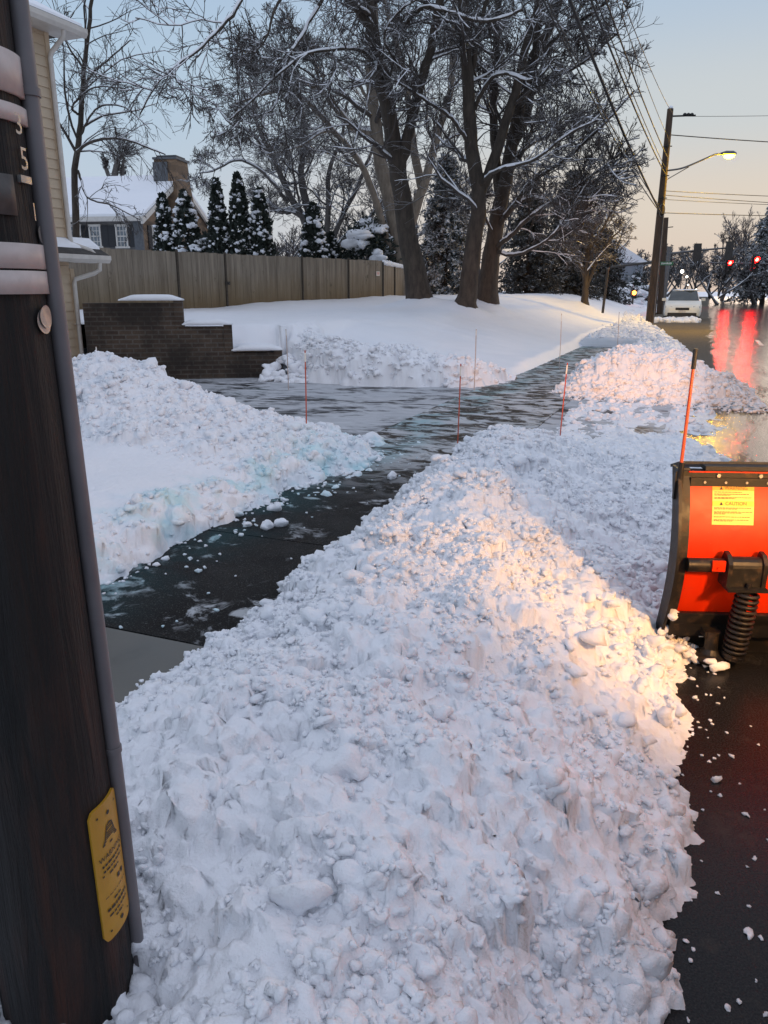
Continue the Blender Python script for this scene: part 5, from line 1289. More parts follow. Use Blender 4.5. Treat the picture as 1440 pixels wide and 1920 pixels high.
# slender drooping tree beside the beige house
Y6 = 22.0
b6 = px(142, 520, Y6); b6[2] = .4
bare_tree('bare_tree', 'slender dark bare tree with long drooping twigs between the two houses', 'tree', [
    ([b6, px(140, 350, Y6), px(150, 250, Y6), px(156, 150, Y6), px(166, 60, Y6), px(180, -60, Y6)], .10, .04),
    ([px(142, 310, Y6), px(150, 280, Y6-.4), px(185, 262, Y6-.8), px(235, 262, Y6-1.2), px(285, 280, Y6-1.5), px(310, 290, Y6-1.6)], .05, .014),
    ([px(152, 210, Y6), px(165, 150, Y6-.3), px(200, 115, Y6-.6), px(245, 75, Y6-1)], .04, .012),
    ([px(150, 215, Y6), px(135, 200, Y6-.3), px(175, 165, Y6-.8), px(230, 165, Y6-1.2)], .035, .012),
    ([px(146, 320, Y6), px(165, 370, Y6-.5), px(210, 385, Y6-.8), px(262, 412, Y6-1)], .035, .012),
    ([px(158, 130, Y6), px(130, 90, Y6-.4), px(120, 60, Y6-.5), px(140, 20, Y6-.6)], .03, .012),
    ([px(148, 260, Y6), px(180, 205, Y6-.6), px(230, 200, Y6-1), px(280, 240, Y6-1.3)], .03, .010)],
    [dict(n=10, f0=.15, ang=(25, 60), lr=(.22, .45), K=8, wig=.12, up=-.07, rr=(.35, .55), rmin=.010, sides=4, flat=.3),
     dict(n=6, f0=.10, ang=(20, 50), lr=(.4, .7), K=6, wig=.12, up=-.08, rr=(.5, .8), rmin=.007, sides=3, snow=0),
     dict(n=3, f0=.2, ang=(20, 45), lr=(.4, .7), K=4, wig=.12, up=-.08, rr=(.6, .8), rmin=.006, sides=3, snow=0)], B_dark, 106, snow=.6, twigmat=B_twig, cover=.4)
# crown behind the stone house
Y7 = 70.0
bare_tree('bare_tree', 'pollarded bare tree rising behind the ridge of the stone house roof', 'tree', [
    ([px(212, 480, Y7), px(214, 345, Y7), px(222, 300, Y7), px(236, 285, Y7)], .42, .12),
    ([px(213, 345, Y7), px(200, 320, Y7), px(196, 295, Y7)], .25, .1), ([px(216, 340, Y7), px(228, 330, Y7), px(232, 300, Y7)], .22, .1)],
    [dict(n=24, f0=.45, ang=(20, 60), lr=(.18, .40), K=7, wig=.10, up=.06, rr=(.2, .3), rmin=.03, sides=4, snow=0), dict(n=9, f0=.1, ang=(20, 50), lr=(.3, .6), K=5, wig=.12, up=.05, rr=(.5, .7), rmin=.018, sides=3, snow=0), dict(n=4, f0=.2, ang=(20, 45), lr=(.4, .7), K=4, wig=.12, up=.05, rr=(.6, .8), rmin=.016, sides=3, snow=0)], B_grey, 107, snow=0, twigmat=B_far)
# small round crowned tree on the lawn rise
Y8 = 36.0
b8 = base_pt(1097, Y8)
bare_tree('bare_tree', 'small round headed bare tree on the lawn, between the maples and the road', 'tree', [
    ([b8, px(1098, 525, Y8), px(1102, 480, Y8), px(1110, 440, Y8), px(1125, 400, Y8)], .16, .05),
    ([px(1099, 540, Y8), px(1115, 500, Y8), px(1140, 455, Y8), px(1165, 430, Y8)], .10, .03),
    ([px(1098, 530, Y8), px(1085, 490, Y8), px(1060, 470, Y8), px(1045, 455, Y8)], .09, .03),
    ([px(1100, 500, Y8), px(1096, 450, Y8), px(1080, 410, Y8), px(1070, 385, Y8)], .09, .03),
    ([px(1104, 470, Y8), px(1130, 430, Y8), px(1150, 390, Y8), px(1165, 370, Y8)], .08, .03)],
    [dict(n=11, f0=.25, ang=(30, 70), lr=(.25, .5), K=8, wig=.16, up=.03, rr=(.3, .5), rmin=.016, sides=5), dict(n=8, f0=.1, ang=(30, 60), lr=(.35, .6), K=6, wig=.2, up=.02, rr=(.5, .7), rmin=.012, sides=4, snow=0), dict(n=6, f0=.1, ang=(25, 60), lr=(.4, .7), K=4, wig=.2, up=.02, rr=(.6, .8), rmin=.010, sides=3, snow=0)], B_dark, 108, twigmat=B_twig, cover=.5)

# ---------------------------------------------------------------- evergreens
t = NT('dark evergreen leaf'); n = t.noise(3, 3, .6)
M_leaf = t.set(t.mix(n, (.010, .016, .013), (.035, .048, .036)), .7)
def needle_snow(name, lo, hi, c1, c2, amt):
    t = NT(name); nz = t.sep(t.n('ShaderNodeNewGeometry').outputs['Normal'])[2]; az = t.math('ABSOLUTE', nz)
    f = t.math('ADD', az, t.math('MULTIPLY', t.math('SUBTRACT', t.noise(1.6, 4, .65), .5), 1.6))
    return t.set(t.mix(t.math('MULTIPLY', t.ramp(f, [(lo, 0.), (hi, 1.)]), amt), t.mix(t.noise(4, 2), c1, c2), SNOW), .75)
M_needle = needle_snow('snow laden spruce needles', .22, .80, (.018, .022, .020), (.05, .058, .052), .75)
M_needle_d = needle_snow('dark hemlock needles', .75, 1.2, (.016, .018, .018), (.04, .044, .043), .5)
def leaf_cards(c, d, size, g, mb, aspect=.5):
    """small bent leaf sprays: one point cloud -> triangles pairs"""
    n = len(c); d = unit(d); s_ = unit(np.cross(d, g.normal(size=(n, 3)))); L = size*g.uniform(.6, 1.4, n)[:, None]
    up = np.cross(s_, d)
    v = np.stack([c, c+d*L*.5+s_*L*aspect*.5-up*L*.06, c+d*L, c+d*L*.5-s_*L*aspect*.5-up*L*.06], 1)
    mb.add(v.reshape(-1, 3), np.arange(n*4).reshape(n, 4))
def arborvitae(label, u, vt, wpx, Y, seed, group='pointed evergreens along the fence', vb=560, skirt=0.0):
    g = np.random.default_rng(seed); b = px(u, vb, Y); tp = px(u, vt, Y); H = tp[2]-.8; R = wpx/F*Y*.5
    tr = thing('arborvitae', label, 'evergreen', (b[0], Y, .8), group=group)
    def rad(k): return R*np.interp(k, [0, .12, .35, .6, .8, .93, 1], [.95, 1.0, 1.0, .82, .55, .30, .04])
    n = 5200; k = g.random(n)**1.0; a = g.uniform(0, 6.283, n); rr = rad(k)*np.sqrt(g.uniform(.35, 1, n))*(1+.34*perlin(a*2.2, k*9, seed)+.2*perlin(a*5, k*22, seed))
    c = np.stack([rr*np.cos(a), rr*np.sin(a), k*H], 1); d = np.stack([np.cos(a)*.5, np.sin(a)*.5, np.full(n, .9)], 1)+g.normal(size=(n, 3))*.45
    mb = MB(); leaf_cards(c, d, .13, g, mb, .6); mb.build('foliage', M_leaf, tr)
    n = 250; k = g.uniform(.03, 1.0, n); a = g.uniform(0, 6.283, n); rr = rad(k)*(.98+.1*g.random(n))
    c = np.stack([rr*np.cos(a), rr*np.sin(a), k*H], 1); mb = MB(); mb.add(*lumps(c, R*(.05+.20*g.random(n)**2.0), 2, .65, .4, seed))
    mb.add(*lumps(np.array([[0, 0, H*.965]]), np.array([R*.24]), 2, 1.1, .25, seed)); mb.build('snow_clumps', M_snow_far, tr, smooth=True)
    mb = MB(); mb.tube([(0, 0, -.3), (0, 0, H*.8)], [.06, .02], 7); mb.build('trunk', B_dark, tr)
    return tr
arborvitae('slim pointed evergreen at the gable of the stone house, left of the chimney breast', 318, 366, 40, 30, 201)
arborvitae('bushy pointed evergreen hiding the right foot of the stone chimney', 358, 360, 58, 30, 202)
arborvitae('round topped column evergreen with the heaviest snow cap, right of the stone gable', 417, 339, 40, 28, 203)
arborvitae('tallest sharp topped column evergreen behind the fence', 456, 328, 44, 28, 204)
arborvitae('slightly lower column evergreen right of the tallest one', 494, 358, 48, 28, 205)
arborvitae('lone cone shaped evergreen before the wide crowned bare tree', 591, 384, 54, 30, 206)
arborvitae('low bushy evergreen shoulder against the lone cone shaped evergreen', 622, 440, 46, 31, 207)
# low hedge tops peeping over the fence
def snowy_bush(label, u, v0, v1, wpx, Y, seed, n_l=44, name='snowy_bush', cat='shrub', group=None):
    g = np.random.default_rng(seed); b = px(u, v1, Y); tp = px(u, v0, Y); H = tp[2]-b[2]; R = wpx/F*Y*.5
    tr = thing(name, label, cat, b, group=group)
    n = 3600; q = unit(g.normal(size=(n, 3))); q[:, 2] = np.abs(q[:, 2]); rr = g.uniform(.35, 1, n)**.5*(1+.25*perlin(q[:, 0]*3, q[:, 1]*3+q[:, 2]*2, seed))
    c = q*rr[:, None]*np.array([R, R, H])
    mb = MB(); leaf_cards(c, q+g.normal(size=(n, 3))*.7, .15, g, mb, .5); mb.build('foliage', M_leaf, tr)
    q = unit(g.normal(size=(n_l, 3))); q[:, 2] = np.abs(q[:, 2])*.8+.15; c = q*np.array([R, R, H])*g.uniform(.75, 1.02, n_l)[:, None]
    mb = MB(); mb.add(*lumps(c, R*g.uniform(.12, .34, n_l), 2, .5, .35, seed)); mb.build('snow_clumps', M_snow_far, tr, smooth=True)
    mb = MB(); mb.tube([(0, 0, -1), (0, 0, H*.6)], [.08, .03], 7); mb.build('trunk', B_dark, tr)
snowy_bush('broad evergreen shrub heaped with thick snow pads behind the fence', 692, 410, 505, 100, 31, 301, 46)
snowy_bush('small dark shrub crest just over the fence below the stone gable', 390, 440, 490, 70, 30, 302, 18)
def spruce(label, u, vt, vb, wpx, Y, seed, mat, n_br=260, dens=26, name='spruce_tree', group=None, snowpads=0, b_z=None, card=.22, tipw=.1):
    g = np.random.default_rng(seed); b = px(u, vb, Y); tp = px(u, vt, Y)
    if b_z is not None: b[2] = b_z
    H = tp[2]-b[2]; R = wpx/F*Y*.5
    tr = thing(name, label, 'evergreen', b, group=group)
    k = np.sort(g.uniform(.04, .99, n_br)); a = g.uniform(0, 6.283, n_br); ln = R*np.interp(k, [0, .2, .6, 1], [1, .95, .62, tipw])*g.uniform(.7, 1.15, n_br)
    tt = np.linspace(0, 1, 8); drop = -.35*ln[:, None]*tt**1.5+.12*ln[:, None]*tt**3
    P = np.stack([np.cos(a)[:, None]*ln[:, None]*tt, np.sin(a)[:, None]*ln[:, None]*tt, k[:, None]*H+drop], 2)+.04*g.normal(size=(n_br, 8, 3))*ln[:, None, None]*tt[None, :, None]
    mb = MB(); mb.tube([(0, 0, -.5), (0, 0, H*.97)], [.028*H, .01], 8); add_branches(mb, P, np.broadcast_to(.02*(1-.8*tt), (n_br, 8)), 4); mb.build('trunk', B_dark, tr)
    i = g.uniform(.15, 1, (n_br, dens)); x = i*7; j = np.minimum(x.astype(int), 6); w_ = (x-j)[..., None]; bi = np.arange(n_br)[:, None]
    c = (P[bi, j]*(1-w_)+P[bi, j+1]*w_).reshape(-1, 3); tg = unit(P[bi, j+1]-P[bi, j]).reshape(-1, 3)
    c = c+g.normal(size=c.shape)*np.array([.05, .05, .03])*R*.6
    d = tg*.6+g.normal(size=c.shape)*.55+np.array([0, 0, -.25])
    mb = MB(); leaf_cards(c, d, card*(.6+R*.12), g, mb, .5); mb.build('foliage', mat, tr)
    if snowpads:
        n = snowpads; bi = g.integers(0, n_br, n); j = g.integers(3, 8, n); c = P[bi, j]+[0, 0, .03]
        mb = MB(); mb.add(*lumps(c, R*g.uniform(.05, .14, n), 2, .4, .35, seed)); mb.build('snow_clumps', M_snow_far, tr, smooth=True)
    return tr
spruce('drooping spruce thickly dusted with snow between the two big maple trunks', 832, 290, 585, 145, 34, 401, M_needle, 420, 46, b_z=.5)
spruce('dark hemlock behind the many stemmed maple, nearest the spruce', 985, 335, 590, 130, 42, 402, M_needle_d, 380, 40, group='dark hemlocks beyond the lawn', b_z=.5)
spruce('tallest dark hemlock in the gap left of the small round headed tree', 1058, 318, 590, 150, 46, 403, M_needle_d, 420, 44, group='dark hemlocks beyond the lawn', b_z=.5)
spruce('low dark hemlock right behind the small round headed tree', 1125, 430, 590, 110, 52, 404, M_needle_d, 300, 36, group='dark hemlocks beyond the lawn', b_z=.5)
# ================================================================ far utility pole, wires, street lamp
M_fpole = mottled('brown pole wood', (.030, .020, .013), (.085, .055, .036), 12, .8, .4, .01, stretch=(1, 1, .15))
M_wire = mottled('black cable', (.010, .010, .011), (.018, .018, .02), 8, .6)
M_gal = mottled('grey galvanised steel', (.10, .10, .105), (.16, .16, .165), 8, .45, .1, .002, .4)
YP = 31.2
fb = at_px(1218, YP, .30); ft = at_y(1257, 204, YP)
ft[0] = fb[0]+(ft[0]-fb[0]); FPX = fb[0]
up_ = thing('utility_pole', 'tall brown wooden pole beside the road carrying the lit street lamp', 'utility pole', (fb[0], YP, 0), group='wooden utility poles')
H = ft[2]; lean = (ft[0]-fb[0])
def fp(z): return np.array([fb[0]+lean*(z-.3)/(H-.3), YP, z])
mb = MB(); mb.tube([fp(0), fp(H*.5), fp(H)], [.165, .14, .11], 14); adopt(up_, mb.build('shaft', M_fpole, smooth=True))
mb = MB(); mb.add(*lumps(np.array([fp(H)+[0, 0, .02]]), np.array([.12]), 2, .7, .2, 3)); adopt(up_, mb.build('snow_cap', M_snow_far, smooth=True))
zz_ = lambda v: at_y(1245, v, YP)[2]
za = zz_(218)
mb = MB(); q = fp(za); mb.tube([q, q+[.95, 0, .03]], .03, 8)
for k in (.55, .68, .81): mb.lathe([(.0, -.03), (.07, -.02), (.07, .02), (.03, .05), (0, .06)], q+[k, 0, .06], 8)
adopt(up_, mb.build('insulator_arm', M_wire))
for v_, r in ((275, .05), (330, .04), (372, .05), (400, .06)):
    q = fp(zz_(v_)); mb = MB(); mb.tube([q+[-.16, -.1, 0], q+[.16, -.1, 0]], .02, 6); mb.lathe([(0, -.05), (r, -.04), (r, .04), (0, .05)], q+[.0, -.18, 0], 8); adopt(up_, mb.build('insulator', M_wire))
mb = MB(); q = fp(zz_(395)); k = np.linspace(0, 6.283, 25); mb.tube(np.stack([q[0]+.10*np.cos(k), np.full(25, YP-.16), q[2]+.22*np.sin(k)], 1), .018, 6); adopt(up_, mb.build('cable_loop', M_gal))
mb = MB(); mb.tube([fp(.1)+[.10, -.13, 0], fp(H*.55)+[.09, -.12, 0]], .025, 8); adopt(up_, mb.build('conduit', M_gal))
# street lamp
zl0 = zz_(320); lp = at_y(1362, 293, YP)
sl_ = thing('street_lamp', 'glowing amber street lamp on a curved arm high on the tall pole', 'street lamp', fp(zl0)+[.12, 0, 0])
arm = [fp(zl0)+[.10, 0, 0], fp(zl0)+[.7, 0, .10], fp(zl0)+[1.5, 0, .42], lp+[-.42, 0, .06], lp+[-.15, 0, .08]]
mb = MB(); mb.tube(catmull(arm, 20), .032, 8); mb.tube([fp(zl0-.32)+[.1, 0, 0], fp(zl0)+[.9, 0, .13]], .018, 6); adopt(sl_, mb.build('arm', M_gal, smooth=True))
mb = MB(); mb.add(*lumps(np.array([lp+[0.02, 0, .08]]), np.array([.01]), 1)); 
mb = hull([[lp+np.array([x, y*w_, z_*h_+.08]) for y, z_ in ((-1, -.3), (1, -.3), (1, .3), (.5, 1), (-.5, 1), (-1, .3))] for x, w_, h_ in ((-.22, .06, .05), (-.05, .13, .10), (.22, .15, .10), (.34, .08, .05))])
adopt(sl_, mb.build('lamp_housing', M_gal))
LAMP_E, RED_E = 2000.0, 1300.0
M_amber = emit('lit amber lamp glass', (1., .54, .0006), LAMP_E)
mb = MB(); v_, f_ = ICO[3]; mb.add(v_*np.array([.19, .14, .10])+lp+[.10, 0, .02], f_); adopt(sl_, mb.build('lamp_glass', M_amber, smooth=True))

# overhead cables: near pole to far pole, then across the road
def cable(p, q, sag, r, lab, n=40):
    k = np.linspace(0, 1, n)[:, None]; P = np.asarray(p)*(1-k)+np.asarray(q)*k; P[:, 2] -= 4*sag*(k*(1-k))[:, 0]
    c = np.array(P[n//2]); mb = MB(); mb.tube(P-c, r, 6); o = mb.build('overhead_cable', M_wire, smooth=True); o.location = [float(x) for x in c]
    return tag(o, lab, 'cable', 'overhead cables')
def near_z(u0, v0, pf, xoff, yoff=0.0):
    """height on the near pole for a cable that passes a photo point"""
    a = np.array([PX+xoff, PY+yoff]); b = pf[:2]
    k = (u0-720)/F; best = None
    for tt in np.linspace(.02, .98, 400):
        xy = a*(1-tt)+b*tt; z = at_y(u0, v0, xy[1])
        e = abs(z[0]-xy[0])
        if best is None or e < best[0]: best = (e, tt, z[2])
    tt = best[1]; return (best[2]-tt*pf[2])/(1-tt)
for (v_far, dx), (u0, v0), sag, r, lab in (
        ((402, .0), (1068, 0), .50, .034, 'thickest black cable, lowest on the far pole, running up left through the branches'),
        ((398, -.12), (1048, 60), .60, .016, 'left outermost thin cable sagging below the thick one'),
        ((388, -.15), (1070, 90), .45, .013, 'thin cable just left of and along the thick one'),
        ((330, .05), (1108, 0), .40, .021, 'second black cable right of the thick one'),
        ((322, .08), (1118, 0), .35, .012, 'thin cable close beside the second black cable'),
        ((300, .1), (1136, 0), .35, .017, 'third black cable, meeting the pole just above the lamp arm'),
        ((268, .12), (1170, 40), .3, .008, 'fine wire meeting the pole between lamp arm and top'),
        ((216, .12), (1185, 45), .3, .008, 'finest wire running to the very top of the far pole')):
    pf = fp(zz_(v_far))+[dx*.6, -.14, 0]
    pn = np.array([PX+.25+dx, PY+.1, 0]); 
    # slide the near end sideways so that the cable passes its photo point
    lo_, hi_ = -9.0, 9.0
    tt = .45
    def err(x):
        xy = np.array([x, 1.3])*(1-tt)+pf[:2]*tt; return at_y(u0, v0, xy[1])[0]-xy[0]
    for _ in range(50):
        m_ = (lo_+hi_)/2
        if err(m_) > 0: lo_ = m_
        else: hi_ = m_
    xn = lo_; Ym = 1.3*(1-tt)+pf[1]*tt; zm_ = at_y(u0, v0, Ym)[2]+4*sag*tt*(1-tt); zn = (zm_-tt*pf[2])/(1-tt)
    cable((xn, 1.3, zn), pf, sag, r, lab)
for (v0, u1, v1), r, lab in (((218, 1440, 208), .008, 'faint wire from the insulator arm out over the road'), ((253, 1440, 257), .018, 'dark wire above the street lamp out over the road'),
        ((358, 1440, 359), .012, 'upper of the three close wires crossing the road below the lamp'), ((366, 1440, 371), .012, 'middle of the three close wires crossing the road below the lamp'),
        ((374, 1440, 375), .010, 'lower of the three close wires crossing the road below the lamp'), ((399, 1440, 396), .014, 'lowest dark wire crossing the road beneath the trio')):
    a = fp(zz_(v0))+[.12, 0, 0]; e = at_y(u1, v1, YP+1); e = a+(e-a)*5.5
    cable(a, e, .28, r, lab)
def span(a, b, r, lab, sag=.1): cable(a, b, sag, r, lab)

# second pole, signal mast and street sign
YS = 52.0
q0 = at_px(1238, YS, .6); qt = at_y(1249, 408, YS)
p2 = thing('utility_pole', 'shorter dark pole close behind the tall brown pole', 'utility pole', (q0[0], YS, 0), group='wooden utility poles')
mb = MB(); mb.tube([(q0[0], YS, 0), (qt[0], YS, qt[2])], [.20, .15], 12); adopt(p2, mb.build('shaft', M_fpole, smooth=True))
mb = MB(); mb.tube([(qt[0], YS, qt[2]-.6), (qt[0]+.5, YS, qt[2]-.55)], .03, 6); adopt(p2, mb.build('bracket', M_wire))
def signal_head(name, label, c, lit, facing=1, size=1.0, group=None):
    s_ = thing(name, label, 'traffic light', c, group=group); c = np.zeros(3); h = 1.05*size
    mb = MB(); mb.box((0, 0, 0), (.36*size, .22, h)); mb.build('housing', M_sig, s_)
    mb = MB(); mb.box((0, .125*facing*-1*-1, 0), (.62*size, .02, h+.26)); mb.build('backplate', M_sig, s_)
    for k, z_ in enumerate((.34, 0, -.34)):
        mb = MB(); on = lit and k == 0
        yy = -.12
        if facing > 0 or on:
            v, f = ICO[2]; mb.add(v*np.array([.15, .05, .15])*size+[0, yy, z_*size], f); mb.build('lens', M_redl if on else M_lensd, s_, smooth=True)
            a = np.linspace(0, math.pi, 9); mb = MB(); P = np.array([[.17*math.cos(x), yy, z_+.17*math.sin(x)] for x in a])*[size, 1, size]; Q = P+[0, -.22, 0]
            mb.add(np.vstack([P, Q]), [[i, i+1, 10+i, 9+i] for i in range(8)]); mb.build('visor', M_sig, s_)
    return s_
M_sig = mottled('black signal housing', (.02, .017, .015), (.05, .042, .036), 8, .6)
M_lensd = mottled('dark signal lens', (.03, .02, .015), (.05, .04, .03), 8, .3)
M_redl = emit('lit red signal lens', (1., .0012, .0008), RED_E)
YM = 58.0
ma = at_y(1253, 476, YM); me_ = at_y(1372, 464, YM)
mast = thing('signal_mast', 'mast arm holding the two unlit signal heads over the road', 'signal mast', (ma[0], YM, 0))
mb = MB(); mb.tube([(ma[0], YM, 0), (ma[0]+.05, YM, ma[2]+.5)], [.17, .13], 12); adopt(mast, mb.build('post', M_gal))
mb = MB(); mb.tube([ma, (ma+me_)/2+[0, 0, .03], me_], [.09, .07, .05], 8); adopt(mast, mb.build('arm', M_gal, smooth=True))
signal_head('traffic_light', 'unlit signal head at the middle of the mast arm', at_y(1306, 473, YM-.2), False, -1, .88, 'signal heads')
signal_head('traffic_light', 'unlit signal head at the outer end of the mast arm', at_y(1366, 469, YM-.2), False, -1, .88, 'signal heads')
YR = 74.0
signal_head('traffic_light', 'glowing red signal under the outer unlit head', at_y(1367, 500, YR), True, 1, 1.0, 'signal heads')
signal_head('traffic_light', 'glowing red signal furthest right, before the dark conifer', at_y(1417, 495, YR-2), True, 1, 1.1, 'signal heads')
a = at_y(1330, 493, YR+.3); e = at_y(1600, 497, YR+.3)
mb = MB(); mb.tube([a-a, e-a], .06, 8); 
o = thing('signal_mast', 'far mast arm carrying the two glowing red signals', 'signal mast', a)
mb.build('arm', M_gal, o)
mb = MB(); mb.tube([e-a-[0, 0, e[2]], e-a+[0, 0, .5]], [.2, .15], 10); mb.build('post', M_gal, o)
# left mast with arm over the side street and post
YL = 50.0
b = at_px(1228, YL, .6); tpp = at_y(1228, 432, YL); arm_l = at_y(1143, 501, YL-3); arm_r = at_y(1230, 491, YL)
o = thing('signal_mast', 'thin dark mast left of the tall pole with an arm reaching left', 'signal mast', b)
mb = MB(); mb.tube([(0, 0, -.6), (0, 0, tpp[2]-b[2])], [.11, .08], 8); mb.build('post', M_sig, o)
mb = MB(); mb.tube([arm_r-b, arm_l-b], [.075, .055], 8); mb.build('arm', M_sig, o)
mb = MB(); mb.tube([(-.0, 0, tpp[2]-b[2]-.5), (-.28, 0, tpp[2]-b[2]-.42)], .03, 6); mb.box((-.30, 0, tpp[2]-b[2]-.40), (.22, .15, .08)); mb.build('camera_bracket', M_sig, o)
bp = at_px(1131, 33.0, .95); tp = at_y(1140, 504, 33.0)
o = thing('sign_post', 'lone thin dark post leaning in the lawn snow before the left mast arm', 'post', bp)
mb = MB(); mb.tube([(0, 0, -.3), tp-bp], .055, 8); mb.build('pole', M_sig, o)
mb = MB(); mb.tube([tp-bp-[0, 0, .02], tp-bp+[0, 0, .03]], .065, 8); mb.build('cap', M_gal, o)
sg = at_y(1250, 494, YS-1)
o = thing('street_sign', 'green street name sign with white lettering on the pole behind the lamp pole', 'street sign', sg)
M_grn = mottled('green sign sheet', (.02, .13, .05), (.03, .16, .06), 8, .5); M_wht = mottled('white sign lettering', (.65, .67, .65), (.7, .72, .7), 20, .6)
mb = MB(); mb.box((0, 0, 0), (.82, .03, .22)); mb.build('panel', M_grn, o)
mb = MB(); x = -.34; lg = np.random.default_rng(2)
while x < .30:
    w_ = lg.uniform(.03, .08); mb.box((x+w_/2, -.018, lg.uniform(-.01, .01)), (w_, .006, lg.uniform(.07, .13))); x += w_+.025
mb.build('lettering', M_wht, o)
sgn = at_y(1253, 503, YS-1.2)
# orange turn light across the lawn
c = at_y(1188, 549, 56)
o = thing('traffic_light', 'small orange glowing signal low before the snowy bushes, left of the tall pole', 'traffic light', c, group='signal heads')
M_org = emit('lit orange lens', (1., .20, .03), 14)
mb = MB(); mb.box((0, 0, 0), (.40, .25, .46)); mb.build('housing', M_sig, o); mb = MB(); mb.add(ICO[2][0]*.15+[0, -.13, 0], ICO[2][1]); mb.build('lens', M_org, o, smooth=True)
mb = MB(); mb.tube([(0, .05, -c[2]), (0, .05, -.2)], .06, 8); mb.build('pole', M_sig, o)
# white house lights down the road
M_wl = emit('lit white lamp', (1., .93, .8), 9)
for u, v, r, lab in ((1279, 509, .22, 'largest white light between the trees beyond the crossing'), (1288, 519, .14, 'white light just right of and below the largest one'), (1290, 534, .09, 'small white light midway down beyond the crossing'), (1305, 543, .09, 'small white light nearest above the parked car')):
    c = at_y(u, v, 105.0); o = thing('yard_lamp', lab, 'lamp', (c[0], c[1], 0), group='white lights beyond the crossing')
    mb = MB(); mb.tube([(0, 0, -.3), (0, 0, c[2]-r*.6)], .06, 8); mb.build('post', M_sig, o)
    mb = MB(); mb.add(ICO[2][0]*r+[0, 0, c[2]], ICO[2][1]); mb.build('globe', M_wl, o, smooth=True)

# ================================================================ parked white car
cb = at_px(1278, 43.0, .0); yaw = math.radians(-21)
car = thing('parked_car', 'white car parked facing us in the snow beside the tall pole', 'car', (cb[0], cb[1], 0.02), yaw)
t = NT('white car paint'); M_wcar = t.set(t.mix(t.noise(2, 3), (.60, .62, .58), (.72, .73, .70)), .3)
M_cglass = mottled('dark car glass', (.02, .03, .035), (.05, .065, .07), 2, .08)
M_cblk = mottled('black car plastic', (.012, .012, .013), (.02, .02, .022), 10, .6)
def csec(y, w_, z0, z1, r=.1, tuck=.03):
    h = w_/2; return [(-h+tuck, y, z0), (h-tuck, y, z0), (h, y, z0+.28*(z1-z0)), (h, y, z0+.7*(z1-z0)), (h-r*.5, y, z1-r*.25), (h-r*1.6, y, z1), (-h+r*1.6, y, z1), (-h+r*.5, y, z1-r*.25), (-h, y, z0+.7*(z1-z0)), (-h, y, z0+.28*(z1-z0))]
b_ = hull([csec(-2.30, 1.45, .30, .62), csec(-2.22, 1.66, .24, .72), csec(-2.0, 1.80, .22, .82), csec(-1.2, 1.86, .20, .98), csec(-.9, 1.86, .20, 1.02), csec(1.4, 1.86, .20, 1.05), csec(2.2, 1.75, .25, 1.02), csec(2.35, 1.6, .35, .9)]).build('body', M_wcar, car, smooth=True)
b_.data.set_sharp_from_angle(angle=math.radians(35))
b_ = hull([csec(-1.05, 1.62, .92, .99, .05), csec(-.25, 1.40, .95, 1.46, .12), csec(.2, 1.36, .95, 1.53, .14), csec(1.2, 1.34, .95, 1.50, .14), csec(2.05, 1.55, .95, 1.04, .05)]).build('cabin', M_wcar, car, smooth=True)
b_.data.set_sharp_from_angle(angle=math.radians(35))
mb = MB(); mb.add([(-.76, -1.10, 1.00), (.76, -1.10, 1.00), (.63, -.30, 1.475), (-.63, -.30, 1.475), (-.76, -.95, .95), (.76, -.95, .95), (.63, -.2, 1.40), (-.63, -.2, 1.40)], [[0, 1, 2, 3], [7, 6, 5, 4], [0, 4, 5, 1], [1, 5, 6, 2], [2, 6, 7, 3], [3, 7, 4, 0]]); mb.build('windscreen', M_cglass, car)
mb = MB(); mb.box((0, -2.27, .60), (.66, .08, .12)); mb.prism([(-.34, .07), (0, -.02), (.34, .07), (.30, .10), (0, .03), (-.30, .10)], (0, -2.32, .56), ex, ez, ey, -.02, .02); mb.build('grille', M_cblk, car)
mb = MB(); mb.box((0, -2.26, .32), (1.40, .12, .17)); mb.build('lower_intake', M_cblk, car)
mb = MB(); mb.box((0, -2.30, .48), (.34, .04, .10)); mb.build('number_plate', M_trim, car)
for sx_ in (-.66, .66):
    mb = MB(); mb.box((sx_, -2.14, .66), (.34, .14, .12), [[1, sx_*.35, 0], [-sx_*.35, 1, 0], [0, 0, 1]]); mb.build('headlight', M_chr, car)
    mb = MB(); mb.box((sx_*1.48, -.72, 1.05), (.20, .12, .14)); mb.build('wing_mirror', M_wcar, car)
    for y in (-1.42, 1.42):
        mb = MB(); mb.tube([(sx_*1.2-.1, y, .32), (sx_*1.2+.1, y, .32)], .33, 22); wh = mb.build('wheel', M_tyre, car)
        mb = MB(); mb.tube([(sx_*1.2-.11, y, .32), (sx_*1.2+.11, y, .32)], .19, 14); mb.build('rim', M_chr, wh)
mb = MB(); mb.add(*lumps(np.array([[-.3, .5, 1.52], [.3, .6, 1.52], [0, 1.0, 1.5], [-.2, .1, 1.52], [.25, .1, 1.52]]), np.array([.42]*5), 2, .12, .2, 5)); mb.build('roof_snow', M_snow_far, car, smooth=True)
# snow banked in front of the car
mb = MB(); g = np.random.default_rng(6); n = 160
c = np.stack([cb[0]-2.0+g.uniform(-1.2, 1.5, n), cb[1]-3.0+g.normal(0, .35, n)-.0, np.full(n, .05)], 1); mb.add(*lumps(c, g.uniform(.08, .26, n), 2, .7, .35, 8))
tag(mb.build('snow_heap', M_snow_road, smooth=True), 'small yellow lit snow heap in front of the parked white car', 'snow heap', 'ploughed snow piles')

